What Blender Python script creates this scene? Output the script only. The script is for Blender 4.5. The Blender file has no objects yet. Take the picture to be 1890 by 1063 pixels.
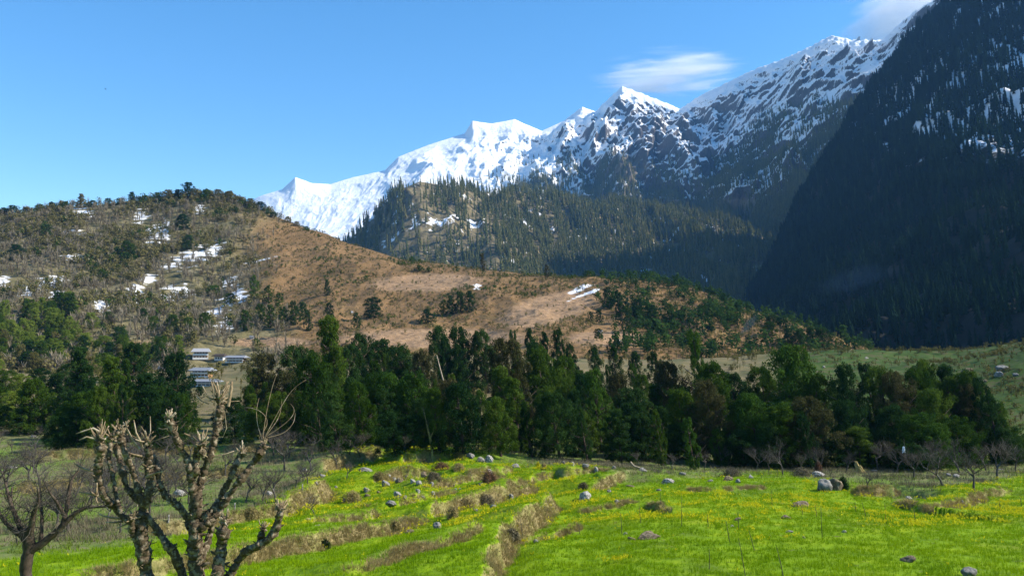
import bpy, math, random
import numpy as np
from mathutils import Vector, Matrix, Euler
R = math.radians
rng = np.random.default_rng(11)
random.seed(11)
scene = bpy.context.scene
COL = scene.collection

# ------------------------------------------------------------------ camera
CAMZ = 16.0
PITCH = R(4.0)
FPX = 1573.0                     # focal length in pixels of the 1890 wide photograph
cam_d = bpy.data.cameras.new('camera')
cam_d.sensor_width = 36.0
cam_d.lens = 36.0 * FPX / 1890.0
cam_d.clip_start = 0.5
cam_d.clip_end = 30000
cam = bpy.data.objects.new('camera', cam_d)
COL.objects.link(cam)
cam.location = (0, 0, CAMZ)
cam.rotation_euler = (R(90) + PITCH, 0, 0)
scene.camera = cam

# ------------------------------------------------------------------ light
SUN_EL, SUN_AZ = R(38), R(94)      # azimuth measured clockwise from the view direction (+Y) to the right
world = bpy.data.worlds.new('World')
scene.world = world
world.use_nodes = True
wn = world.node_tree
wn.nodes.clear()
sky = wn.nodes.new('ShaderNodeTexSky')
sky.sky_type = 'NISHITA'
sky.sun_disc = False
sky.sun_elevation = SUN_EL
sky.sun_rotation = SUN_AZ
sky.altitude = 2000
sky.air_density = 1.25
sky.dust_density = 0.6
sky.ozone_density = 2.0
bg = wn.nodes.new('ShaderNodeBackground')
bg.inputs['Strength'].default_value = 0.12
wo = wn.nodes.new('ShaderNodeOutputWorld')
hs = wn.nodes.new('ShaderNodeHueSaturation')
hs.inputs['Saturation'].default_value = 1.31
hs.inputs['Hue'].default_value = .497
wn.links.new(sky.outputs[0], hs.inputs['Color'])
wn.links.new(hs.outputs[0], bg.inputs[0])
wn.links.new(bg.outputs[0], wo.inputs[0])
sd = bpy.data.lights.new('sun', 'SUN')
sd.energy = 5.0
sd.angle = R(0.5)
sd.color = (1.0, 0.93, 0.82)
so = bpy.data.objects.new('sun', sd)
COL.objects.link(so)
SUNV = Vector((math.cos(SUN_EL)*math.sin(SUN_AZ), math.cos(SUN_EL)*math.cos(SUN_AZ), math.sin(SUN_EL)))
so.rotation_euler = SUNV.to_track_quat('Z', 'Y').to_euler()
so.location = (0, 0, 300)

vs = scene.view_settings
vs.view_transform = 'Standard'
vs.look = 'None'
vs.gamma = 1.0
vs.use_curve_mapping = False
vs.exposure = 0.88
cy = scene.cycles
cy.max_bounces = 8
cy.diffuse_bounces = 3
cy.glossy_bounces = 2
cy.transmission_bounces = 3
cy.volume_bounces = 8
cy.transparent_max_bounces = 6
cy.caustics_reflective = False
cy.caustics_refractive = False
cy.use_denoising = True

# ------------------------------------------------------------------ pixel <-> world
cp, sp = math.cos(PITCH), math.sin(PITCH)
def at(px, py, Y):
    """world point seen at photograph pixel (px, py), Y metres ahead"""
    xc = (np.asarray(px, float) - 945.0) / FPX
    yc = (531.5 - np.asarray(py, float)) / FPX
    fw = cp - yc*sp
    up = sp + yc*cp
    k = np.asarray(Y, float) / fw
    return np.stack([xc*k, np.asarray(Y, float) + 0*k, CAMZ + up*k], -1)
def proj(P):
    P = np.asarray(P, float)
    x, y, z = P[..., 0], P[..., 1], P[..., 2] - CAMZ
    f = y*cp + z*sp
    u = -y*sp + z*cp
    f = np.where(f < .1, .1, f)
    return 945 + FPX*x/f, 531.5 - FPX*u/f

# ------------------------------------------------------------------ noise
def _hash(ix, iy, seed):
    h = (ix.astype(np.int64)*374761393 + iy.astype(np.int64)*668265263 + seed*974634777) & 0xffffffff
    h = ((h ^ (h >> 13)) * 1274126177) & 0xffffffff
    return (h ^ (h >> 16)) & 0xffffffff
def pnoise(x, y, seed=0):
    x = np.asarray(x, float); y = np.asarray(y, float)
    ix = np.floor(x); iy = np.floor(y); fx = x-ix; fy = y-iy
    def g(dx, dy):
        a = _hash(ix+dx, iy+dy, seed) / 4294967296.0 * 2*np.pi
        return np.cos(a)*(fx-dx) + np.sin(a)*(fy-dy)
    u = fx*fx*fx*(fx*(fx*6-15)+10); v = fy*fy*fy*(fy*(fy*6-15)+10)
    n0 = g(0, 0)*(1-u) + g(1, 0)*u
    n1 = g(0, 1)*(1-u) + g(1, 1)*u
    return (n0*(1-v) + n1*v)*1.5
def fbm(x, y, o=5, seed=0, lac=2.03, gain=.5):
    s = 0; a = 1.0; t = 0
    for i in range(o):
        s = s + a*pnoise(x*lac**i, y*lac**i, seed+i*17); t += a; a *= gain
    return s/t
def ridged(x, y, o=5, seed=0, lac=2.07, gain=.52):
    s = 0; a = 1.0; t = 0; w = 1.0
    for i in range(o):
        n = 1 - np.abs(pnoise(x*lac**i, y*lac**i, seed+i*13))
        n = n*n*w
        w = np.clip(n*1.6, 0, 1)
        s = s + a*n; t += a; a *= gain
    return s/t
def sstep(a, b, x):
    t = np.clip((x-a)/(b-a), 0, 1)
    return t*t*(3-2*t)

# ------------------------------------------------------------------ mesh helpers
def npmesh(name, V, F, mat=None, smooth=True, attrs=None, parent=None, mats=None, mi=None):
    """one mesh object from numpy vertices and a list of face arrays (each M x k)"""
    me = bpy.data.meshes.new(name)
    V = np.asarray(V, np.float32)
    if isinstance(F, np.ndarray): F = [F]
    F = [f for f in F if len(f)]
    me.vertices.add(len(V)); me.vertices.foreach_set('co', V.ravel())
    nl = sum(f.size for f in F); npoly = sum(len(f) for f in F)
    me.loops.add(nl); me.polygons.add(npoly)
    me.loops.foreach_set('vertex_index', np.concatenate([f.ravel() for f in F]).astype(np.int32))
    tot = np.concatenate([np.full(len(f), f.shape[1], np.int32) for f in F])
    st = np.concatenate([[0], np.cumsum(tot)[:-1]]).astype(np.int32)
    me.polygons.foreach_set('loop_start', st)
    try: me.polygons.foreach_set('loop_total', tot)
    except Exception: pass
    if mi is not None: me.polygons.foreach_set('material_index', np.asarray(mi, np.int32))
    me.polygons.foreach_set('use_smooth', np.full(npoly, smooth, bool))
    for k, a in (attrs or {}).items():
        at_ = me.attributes.new(k, 'FLOAT', 'POINT')
        at_.data.foreach_set('value', np.asarray(a, np.float32))
    me.update(calc_edges=True)
    for m in (mats or ([mat] if mat else [])): me.materials.append(m)
    o = bpy.data.objects.new(name, me)
    COL.objects.link(o)
    if parent: o.parent = parent
    return o
def tag(o, label=None, cat=None, group=None, kind=None):
    if label: o['label'] = label
    if cat: o['category'] = cat
    if group: o['group'] = group
    if kind: o['kind'] = kind
    return o
def empty(name, loc, label, cat, group=None, rz=0.0, scale=None):
    o = bpy.data.objects.new(name, None)
    COL.objects.link(o)
    o.empty_display_size = .5
    o.location = loc; o.rotation_euler = (0, 0, rz)
    if scale is not None: o.scale = scale
    return tag(o, label, cat, group)
class MB:
    """collects quads and triangles"""
    def __init__(s): s.v = []; s.q = []; s.t = []; s.n = 0; s.a = []
    def add(s, V, Q=None, T=None, a=0.0):
        V = np.asarray(V, float)
        if Q is not None and len(Q): s.q.append(np.asarray(Q)+s.n)
        if T is not None and len(T): s.t.append(np.asarray(T)+s.n)
        s.v.append(V); s.n += len(V); s.a.append(np.full(len(V), a) if np.isscalar(a) else a)
    def tube(s, P, rad, k=6, a=0.0, cap=True, knob=0.0):
        P = np.asarray(P, float); n = len(P)
        rad = np.broadcast_to(np.asarray(rad, float), (n,))
        d = np.gradient(P, axis=0); d /= np.linalg.norm(d, axis=1)[:, None]+1e-9
        ref = np.array([.31, .91, .27]) if abs(d[0] @ np.array([.31, .91, .27])) < .9 else np.array([1., 0, 0])
        u = np.cross(d, ref); u /= np.linalg.norm(u, axis=1)[:, None]+1e-9
        w = np.cross(d, u)
        th = np.arange(k)*2*np.pi/k
        rr = rad[:, None]*np.ones((1, k))
        if knob: rr = rr*(1+knob*rng.standard_normal((n, k)))
        V = P[:, None]+rr[..., None]*(np.cos(th)[None, :, None]*u[:, None]+np.sin(th)[None, :, None]*w[:, None])
        i, j = np.meshgrid(np.arange(n-1), np.arange(k), indexing='ij'); i = i.ravel(); j = j.ravel(); j2 = (j+1) % k
        Q = np.stack([i*k+j, i*k+j2, (i+1)*k+j2, (i+1)*k+j], 1)
        V = V.reshape(-1, 3); T = None
        if cap:
            V = np.concatenate([V, P[-1:]+d[-1:]*rad[-1]*.5])
            jj = np.arange(k)
            T = np.stack([(n-1)*k+jj, (n-1)*k+(jj+1) % k, np.full(k, n*k)], 1)
        s.add(V, Q, T, a)
    def box(s, c, d, rz=0.0, a=0.0):
        c = np.asarray(c, float); d = np.asarray(d, float)/2
        V = np.array([[x, y, z] for z in (-1, 1) for y in (-1, 1) for x in (-1, 1)], float)*d
        ca, sa = math.cos(rz), math.sin(rz)
        V = np.stack([V[:, 0]*ca-V[:, 1]*sa, V[:, 0]*sa+V[:, 1]*ca, V[:, 2]], 1)+c
        s.add(V, [[0, 2, 3, 1], [4, 5, 7, 6], [0, 1, 5, 4], [2, 6, 7, 3], [0, 4, 6, 2], [1, 3, 7, 5]], None, a)
    def build(s, name, mat, parent=None, smooth=True, attr=None):
        F = []
        if s.q: F.append(np.concatenate(s.q))
        if s.t: F.append(np.concatenate(s.t))
        return npmesh(name, np.concatenate(s.v), F, mat, smooth, {attr: np.concatenate(s.a)} if attr else None, parent)

# ------------------------------------------------------------------ materials
class NT:
    def __init__(s, name):
        s.m = bpy.data.materials.new(name); s.m.use_nodes = True
        s.t = s.m.node_tree; s.t.nodes.clear()
        s.out = s.t.nodes.new('ShaderNodeOutputMaterial')
    def n(s, ty, **kw):
        x = s.t.nodes.new(ty)
        for k, v in kw.items(): setattr(x, k, v)
        return x
    def put(s, sock, v):
        if isinstance(v, bpy.types.NodeSocket): s.t.links.new(v, sock)
        elif isinstance(v, tuple) and len(v) == 3 and sock.type == 'RGBA': sock.default_value = (*v, 1)
        else: sock.default_value = v
    def obj(s): return s.n('ShaderNodeTexCoord').outputs['Object']
    def attr(s, k): return s.n('ShaderNodeAttribute', attribute_name=k).outputs['Fac']
    def rnd(s): return s.n('ShaderNodeObjectInfo').outputs['Random']
    def scale(s, vec, xyz):
        m = s.n('ShaderNodeVectorMath', operation='MULTIPLY'); s.put(m.inputs[0], vec); m.inputs[1].default_value = xyz
        return m.outputs[0]
    def noise(s, sc, det=4, rough=.55, vec=None, dist=0.0):
        x = s.n('ShaderNodeTexNoise'); s.put(x.inputs['Vector'], vec if vec is not None else s.obj())
        x.inputs['Scale'].default_value = sc; x.inputs['Detail'].default_value = det
        x.inputs['Roughness'].default_value = rough; x.inputs['Distortion'].default_value = dist
        return x.outputs['Fac']
    def math(s, op, a, b=0.0, clamp=False):
        x = s.n('ShaderNodeMath', operation=op, use_clamp=clamp); s.put(x.inputs[0], a); s.put(x.inputs[1], b)
        return x.outputs[0]
    def step(s, v, a, b):
        x = s.n('ShaderNodeMapRange', interpolation_type='SMOOTHSTEP'); s.put(x.inputs[0], v)
        x.inputs[1].default_value = a; x.inputs[2].default_value = b
        return x.outputs[0]
    def ramp(s, v, stops):
        x = s.n('ShaderNodeValToRGB'); s.put(x.inputs[0], v)
        e = x.color_ramp.elements
        while len(e) < len(stops): e.new(.5)
        for i, (p, c) in enumerate(stops): e[i].position = p; e[i].color = (*c, 1)
        return x.outputs[0]
    def mix(s, f, a, b):
        x = s.n('ShaderNodeMix', data_type='RGBA'); s.put(x.inputs[0], f); s.put(x.inputs[6], a); s.put(x.inputs[7], b)
        return x.outputs[2]
    def normz(s):
        g = s.n('ShaderNodeNewGeometry'); q = s.n('ShaderNodeSeparateXYZ'); s.put(q.inputs[0], g.outputs['Normal'])
        return q.outputs[2]
    def bump(s, h, dist, strength=1.0):
        b = s.n('ShaderNodeBump'); b.inputs['Strength'].default_value = strength; b.inputs['Distance'].default_value = dist
        s.put(b.inputs['Height'], h); return b.outputs[0]
    def pbr(s, c, rough=.85, bump=None, spec=.25):
        p = s.n('ShaderNodeBsdfPrincipled'); s.put(p.inputs['Base Color'], c); s.put(p.inputs['Roughness'], rough)
        p.inputs['Specular IOR Level'].default_value = spec
        if bump is not None: s.put(p.inputs['Normal'], bump)
        s.t.links.new(p.outputs[0], s.out.inputs[0]); return s.m
    def leaf(s, c, tr=.35):
        d = s.n('ShaderNodeBsdfDiffuse'); t = s.n('ShaderNodeBsdfTranslucent'); m = s.n('ShaderNodeMixShader')
        s.put(d.inputs[0], c); s.put(t.inputs[0], c); m.inputs[0].default_value = tr
        s.t.links.new(d.outputs[0], m.inputs[1]); s.t.links.new(t.outputs[0], m.inputs[2])
        s.t.links.new(m.outputs[0], s.out.inputs[0]); return s.m

M = {}
def leafmat(name, c0, c1, c2, tr=.3, attr='tint', sc=.5):
    n = NT(name)
    v = n.math('ADD', n.math('MULTIPLY', n.attr(attr), .55), n.math('MULTIPLY', n.rnd(), .45))
    M[name] = n.leaf(n.ramp(v, [(0.08, c0), (.5, c1), (.95, c2)]), tr)
leafmat('oak_leaves', (.016, .042, .007), (.040, .078, .010), (.095, .140, .020), tr=.4)
leafmat('dark_leaves', (.010, .030, .010), (.022, .052, .013), (.055, .098, .022), tr=.4)
leafmat('bright_leaves', (.022, .054, .009), (.046, .094, .013), (.090, .145, .022))
leafmat('rusty_leaves', (.036, .044, .016), (.060, .058, .022), (.085, .078, .030))
leafmat('scrub_leaves', (.060, .066, .020), (.135, .122, .040), (.22, .185, .082))
leafmat('grove_leaves', (.070, .110, .017), (.145, .195, .028), (.22, .26, .050), tr=.4)
leafmat('fir_needles', (.035, .058, .024), (.095, .105, .036), (.19, .165, .06), tr=.15)
leafmat('painted_shade_fir_needles', (.005, .015, .010), (.013, .030, .017), (.045, .070, .030), tr=.1)  # fir needles again, with the mountainside's shade darkened into their colour
leafmat('grass_blades', (.10, .195, .005), (.185, .30, .005), (.30, .385, .008), tr=.4)
leafmat('mustard_petals', (.36, .36, .010), (.48, .44, .012), (.60, .53, .02), tr=.4)
leafmat('dry_stalks', (.15, .12, .042), (.27, .215, .085), (.43, .35, .155), tr=.3)
leafmat('brushwood', (.07, .058, .034), (.125, .105, .062), (.19, .165, .105), tr=.1)
def bark(name, a, b, c, sc=6.0):
    n = NT(name); k = n.noise(sc, 5, .65); p = n.noise(sc*.35, 3, .6)
    col = n.mix(n.step(p, .5, .62), n.ramp(k, [(.3, a), (.6, b)]), c)
    M[name] = n.pbr(col, .9, n.bump(k, .02, .8))
bark('pollard_bark', (.018, .013, .007), (.098, .070, .039), (.215, .175, .115), 20)
bark('cut_wood', (.13, .092, .05), (.26, .19, .11), (.39, .32, .22), 8)
bark('dark_bark', (.03, .021, .015), (.065, .046, .032), (.09, .07, .05), 9)
bark('grey_bark', (.04, .034, .027), (.08, .07, .058), (.13, .12, .105), 5)
bark('twig_bark', (.040, .034, .026), (.066, .057, .046), (.095, .085, .072), 3)
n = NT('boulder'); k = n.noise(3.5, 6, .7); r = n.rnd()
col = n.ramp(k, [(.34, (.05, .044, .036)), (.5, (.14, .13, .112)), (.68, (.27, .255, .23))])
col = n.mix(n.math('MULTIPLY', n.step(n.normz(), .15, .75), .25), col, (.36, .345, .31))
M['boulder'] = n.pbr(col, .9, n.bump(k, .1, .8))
n = NT('white_rock'); k = n.noise(5, 6, .7)
M['white_rock'] = n.pbr(n.ramp(k, [(.38, (.075, .062, .05)), (.5, (.26, .24, .21)), (.68, (.52, .50, .46))]), .9, n.bump(k, .08, .7))
n = NT('mossy_rock'); k = n.noise(5, 6, .7)
M['mossy_rock'] = n.pbr(n.ramp(k, [(.3, (.05, .04, .028)), (.5, (.14, .105, .065)), (.66, (.30, .25, .16)), (.8, (.5, .47, .42))]), .95, n.bump(k, .1, .9))
def plain(name, c, rough=.7, var=.25, sc=4):
    n = NT(name); k = n.noise(sc, 4)
    M[name] = n.pbr(n.ramp(k, [(.3, tuple(x*(1-var) for x in c)), (.7, c)]), rough)
plain('white_wall', (.78, .76, .72)); plain('slate_roof', (.22, .235, .26)); plain('dark_wood', (.06, .045, .035))
plain('wood_wall', (.33, .19, .09)); plain('tin_roof', (.34, .34, .35), .5); plain('straw', (.50, .38, .15), .9, .5, 9)
plain('white_cloth', (.78, .82, .9)); plain('bird_feathers', (.03, .03, .035)); plain('pale_wood', (.36, .29, .20), .8, .5, 5)

# ------------------------------------------------------------------ ground height
gp = [(945, 1063, 42), (1890, 1063, 42), (2300, 1063, 42), (200, 1063, 42), (-300, 1063, 43), (500, 1063, 42),
      (1400, 960, 62), (1890, 960, 62), (2250, 960, 62), (1450, 876, 92), (1180, 882, 90), (1300, 884, 91), (1600, 905, 82), (1720, 938, 71), (1800, 912, 80), (1890, 882, 92), (2250, 880, 95),
      (1000, 900, 84), (950, 858, 101), (820, 836, 108), (690, 832, 112), (630, 850, 106), (1100, 872, 93),
      (600, 955, 66), (750, 925, 77), (850, 985, 57), (700, 885, 90),
      (450, 905, 85), (300, 850, 112), (100, 800, 150), (450, 812, 140), (-50, 785, 165), (200, 950, 70), (-50, 950, 70), (-400, 900, 90), (560, 880, 96),
      (1300, 866, 107), (1600, 872, 104), (1850, 866, 108), (1100, 850, 110), (900, 826, 122),
      (880, 722, 200), (600, 740, 195), (250, 735, 215), (0, 735, 215), (-350, 720, 230),
      (1120, 700, 240), (700, 662, 320), (1000, 660, 320), (1250, 665, 310), (300, 690, 320), (0, 690, 320), (-400, 690, 330),
      (1500, 662, 270), (1620, 645, 290), (1700, 650, 285), (1765, 672, 262), (1790, 662, 250), (1890, 640, 240), (2150, 560, 240), (2500, 600, 160),
      (1850, 760, 170), (1800, 715, 205), (1500, 765, 165), (1650, 770, 165), (2100, 780, 150), (1300, 760, 170)]
GP = np.array([at(*p) for p in gp])
GP = np.concatenate([GP, np.array([(-60, -30, 15), (0, -30, 15), (60, -30, 15), (-40, 0, 14.2), (0, 0, 14.2), (40, 0, 14.2), (-30, 10, 11.6), (0, 10, 11.6), (30, 10, 11.6),
      (-20, 21, 8.3), (0, 21, 8.3), (20, 21, 8.3), (-45, 21, 8.3), (45, 21, 8.3), (-250, 60, 14), (250, 60, 10), (-250, 0, 18), (250, 0, 14),
      (130, 385, -6), (60, 385, -2), (190, 385, -10), (-60, 385, -2), (-220, 400, -4), (-120, 400, -3), (-330, 400, -3), (260, 360, 4)], float)])
def _u(a, b): return a/25.0, b/25.0
_px, _py = _u(GP[:, 0], GP[:, 1])
def _tps(r2): return np.where(r2 > 0, r2*np.log(r2+1e-12), 0)
_K = _tps((_px[:, None]-_px)**2+(_py[:, None]-_py)**2)+np.eye(len(_px))*.12
_P = np.stack([np.ones_like(_px), _px, _py], 1)
_A = np.block([[_K, _P], [_P.T, np.zeros((3, 3))]])
_W = np.linalg.solve(_A, np.concatenate([GP[:, 2], np.zeros(3)]))
def zbase(x, y):
    x = np.asarray(x, float); y = np.asarray(y, float); sh = np.broadcast(x, y).shape
    X, Y = _u((x+0*y).ravel(), (y+0*x).ravel()); out = np.empty(len(X))
    for i in range(0, len(X), 40000):
        s_ = slice(i, i+40000)
        out[s_] = _tps((X[s_, None]-_px)**2+(Y[s_, None]-_py)**2) @ _W[:-3]+_W[-3]+_W[-2]*X[s_]+_W[-1]*Y[s_]
    return out.reshape(sh)
def hit(fn, px, py, y0=14.0, y1=420.0):
    """walk the ray of a pixel until it meets the height function"""
    Y = y0*(y1/y0)**np.linspace(0, 1, 900)
    P = at(px, py, Y); d = P[:, 2]-fn(P[:, 0], P[:, 1])
    i = np.where(d < 0)[0]
    if len(i) == 0: return P[-1]
    i = max(i[0], 1); f = d[i-1]/(d[i-1]-d[i]+1e-9)
    return P[i-1]+(P[i]-P[i-1])*f
banks_px = [  # terrace banks: pixels walked with the higher ground on the left hand; height, width of the bank
    ([(60, 1078), (250, 1055), (400, 1035), (458, 1025), (535, 1009), (647, 989), (737, 971), (800, 957)], .95, .9),
    ([(796, 955), (814, 944), (850, 926), (917, 912), (976, 895), (990, 885)], 1.25, .9),
    ([(902, 1075), (904, 1059), (910, 1032), (940, 989), (1007, 948), (1021, 921), (990, 912)], 1.3, .9),
    ([(950, 982), (1030, 966), (1080, 956)], .5, .6),
    ([(1035, 878), (1060, 876), (1100, 872), (1130, 876)], .7, .8),
    ([(1085, 900), (1110, 893), (1155, 875)], .9, .8),
    ([(590, 868), (620, 858), (652, 845), (715, 836)], 1.5, 1.2),
    ([(520, 940), (560, 924), (610, 902)], 1.5, 1.3),
    ([(735, 852), (780, 845), (835, 840), (860, 850)], 1.3, 1.0),
    ([(690, 892), (730, 878), (800, 872)], 1.2, 1.1),
    ([(870, 890), (900, 885), (930, 878)], .9, .9),
    ([(1190, 926), (1215, 929), (1242, 946)], .5, .5),
    ([(1645, 918), (1690, 935), (1714, 942), (1745, 937), (1775, 926), (1822, 912), (1885, 905)], .7, .8),
    ([(250, 985), (360, 968), (470, 950), (560, 940)], .8, .9),
    ([(0, 905), (150, 895), (320, 880), (470, 868)], .9, 1.2),
    ([(0, 845), (200, 838), (400, 830), (560, 826)], .9, 1.4),
    ([(1560, 905), (1620, 908), (1660, 905)], .8, 1.0),
    ([(760, 905), (830, 896), (900, 880), (950, 868)], .8, .7),
    ([(640, 935), (720, 940), (800, 925), (840, 908)], .6, .6),
    ([(930, 905), (985, 882), (1030, 874)], .7, .7),
    ([(560, 975), (640, 958), (700, 946)], .7, .6),
    ([(620, 1063), (720, 1040), (830, 1012), (900, 990)], .45, .7),
    ([(1060, 935), (1120, 928), (1180, 922)], .35, .6),
    ([(1260, 905), (1340, 903), (1420, 899)], .35, .6),
]
BANKS = []
for pts, h, w in banks_px:
    W = np.array([hit(zbase, px, py)[:2] for px, py in pts])
    # resample smoothly
    d = np.concatenate([[0], np.cumsum(np.linalg.norm(np.diff(W, axis=0), axis=1))])
    s_ = np.linspace(0, d[-1], max(6, int(d[-1]/1.6)))
    W = np.stack([np.interp(s_, d, W[:, 0]), np.interp(s_, d, W[:, 1])], 1)
    BANKS.append((W, h, w))
def bank_fields(x, y):
    """height added by the terrace banks, and how much of a bank each point is"""
    x = np.asarray(x, float); y = np.asarray(y, float)
    dz = np.zeros(x.shape); dry = np.zeros(x.shape)
    for W, h, w in BANKS:
        lo = W.min(0)-16; hi = W.max(0)+16
        k = (x > lo[0]) & (x < hi[0]) & (y > lo[1]) & (y < hi[1])
        if not k.any(): continue
        X = x[k]; Y = y[k]
        best = np.full(X.shape, 1e9); sg = np.zeros(X.shape); tt = np.zeros(X.shape)
        ns = len(W)-1
        for i in range(ns):
            a = W[i]; b = W[i+1]; e = b-a; L2 = e@e
            t = np.clip(((X-a[0])*e[0]+(Y-a[1])*e[1])/L2, 0, 1)
            dx = X-a[0]-t*e[0]; dy = Y-a[1]-t*e[1]; d = np.hypot(dx, dy)
            q = d < best
            best = np.where(q, d, best)
            sg = np.where(q, np.sign(e[0]*dy-e[1]*dx), sg); tt = np.where(q, (i+t)/ns, tt)
        wob = .35*pnoise(X*.6, Y*.6, 5)+.18*pnoise(X*1.9, Y*1.9, 6)
        s = best*sg+wob*1.1
        tp = sstep(0, .10, tt)*sstep(0, .10, 1-tt)
        hh = h*(.8+.45*pnoise(X*.25, Y*.25, 9))
        dz[k] += 1.45*hh*(sstep(-w*.5, w*.5, s)-.5)*np.exp(-(best/6.0)**2)*tp
        dr = np.exp(-((s+.10)/(w*.46))**2)*tp*(.62+.55*pnoise(X*.33+3, Y*.33, 15)+.35*pnoise(X*1.1, Y*1.1, 16))
        dry[k] = np.maximum(dry[k], dr)
    return dz, dry
def zfull(x, y):
    x = np.asarray(x, float); y = np.asarray(y, float)
    dz, dry = bank_fields(x, y)
    far = sstep(95, 200, y)
    return zbase(x, y)+dz+.14*fbm(x*.22, y*.22, 4, 3)+.035*pnoise(x*1.3, y*1.3, 4)+far*1.2*fbm(x*.05, y*.05, 4, 8)+dry*.10*pnoise(x*2.6, y*2.6, 12)
def zg(x, y): return float(zfull(np.array([x], float), np.array([y], float))[0])
def ghit(px, py): return hit(zfull, px, py)

NR, NC = 620, 760
Yr = 7.0*(400/7.0)**np.linspace(0, 1, NR)
Yr = np.concatenate([[-60, -35, -18, -8, 0, 4], Yr]); NRr = len(Yr)
uu = np.linspace(-1, 1, NC)
XX = uu[None, :]*np.maximum(Yr*.74, 26)[:, None]
XX = XX+np.sign(uu)[None, :]*(np.abs(uu)[None, :] > .985)*np.maximum(Yr*.74, 26)[:, None]*.9
YY = Yr[:, None]+0*XX
ZZ = zfull(XX, YY)
_, DRY = bank_fields(XX, YY)
def grid_faces(nr, nc):
    i, j = np.meshgrid(np.arange(nr-1), np.arange(nc-1), indexing='ij'); a = (i*nc+j).ravel()
    return np.stack([a, a+1, a+nc+1, a+nc], 1)
GPX, GPY = proj(np.stack([XX, YY, ZZ], -1))
def lush_mask(x, y):
    """1 on the mustard terraces, 0 on the rough ground under the orchard and the trees"""
    P = np.stack([x, y, zbase(x, y)], -1); px, py = proj(P)
    edge = np.interp(px, [-400, 0, 150, 300, 430, 520, 600, 660, 720, 850, 950, 1100, 1160, 1300, 1450, 1540, 1600, 1700, 1760, 1900, 2400],
                     [1060, 1040, 1018, 992, 955, 935, 880, 840, 832, 838, 856, 868, 880, 882, 872, 900, 906, 925, 900, 878, 878])
    return sstep(-9, 7, py-edge+14*fbm(x*.2, y*.2, 3, 40))*sstep(430, 300, y)
LUSH = lush_mask(XX, YY)
def yellow_mask(x, y):
    P = np.stack([x, y, zbase(x, y)], -1); px, py = proj(P)
    v = fbm(x*.11, y*.16, 4, 50)+.42*fbm(x*.6, y*.6, 3, 51)
    band = np.exp(-((py-935-.02*(px-1200))/34)**2)*sstep(1010, 1100, px)+sstep(1035, 985, px)*.85*np.exp(-((py-900)/70)**2)+np.exp(-(((px-880)/90)**2+((py-985)/30)**2))
    return sstep(.10, .42, v+.42*band-.18*sstep(955, 1010, py))
YEL = yellow_mask(XX, YY)
n = NT('meadow_soil')
ob = n.obj()
k1 = n.noise(.55, 6, .65); k2 = n.noise(3.0, 4, .6); k3 = n.noise(.09, 3, .5)
lush = n.ramp(k1, [(.25, (.08, .155, .004)), (.5, (.15, .245, .004)), (.75, (.25, .33, .008))])
lush = n.mix(n.math('MULTIPLY', n.step(n.noise(.16, 5, .65), .5, .7), .55), lush, (.075, .105, .022))
lush = n.mix(n.math('MULTIPLY', n.step(n.noise(.9, 4, .6), .62, .7), .7), lush, (.12, .10, .045))
lush = n.mix(n.math('MULTIPLY', n.attr('yel'), .16), lush, (.42, .40, .01))
rough_g = n.ramp(k1, [(.3, (.07, .09, .03)), (.45, (.11, .155, .03)), (.6, (.17, .145, .075)), (.75, (.12, .18, .03))])
rough_g = n.mix(n.step(k3, .48, .62), rough_g, (.12, .18, .025))
dryc = n.ramp(k2, [(.25, (.08, .07, .025)), (.5, (.20, .16, .07)), (.75, (.34, .275, .13))])
c = n.mix(n.attr('lush'), rough_g, lush)
steepness = n.step(n.normz(), .90, .66)
c = n.mix(n.math('MAXIMUM', n.step(n.attr('dry'), .15, .6), n.math('MULTIPLY', steepness, .85)), c, dryc)
farc = n.ramp(n.noise(.08, 6, .65), [(.3, (.06, .075, .03)), (.5, (.15, .125, .06)), (.7, (.21, .16, .09))])
c = n.mix(n.step(n.attr('far'), 0.0, 1.0), c, farc)
c = n.mix(n.attr('knoll'), c, n.ramp(n.noise(.25, 6, .7), [(.3, (.022, .030, .012)), (.42, (.032, .062, .011)), (.52, (.045, .082, .013)), (.60, (.085, .072, .035)), (.66, (.05, .085, .016)), (.75, (.075, .065, .03))]))
M['ground'] = n.pbr(c, .95, n.bump(k2, .12, .7), .1)
FAR = sstep(120, 180, YY)
KNOLL = sstep(1380, 1480, GPX)*sstep(120, 160, YY)
ground = npmesh('ground', np.stack([XX, YY, ZZ], -1).reshape(-1, 3), grid_faces(NRr, NC), M['ground'], True,
                {'lush': LUSH.ravel(), 'dry': DRY.ravel(), 'yel': YEL.ravel(), 'far': FAR.ravel(), 'knoll': KNOLL.ravel()})
tag(ground, kind='structure')

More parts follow.
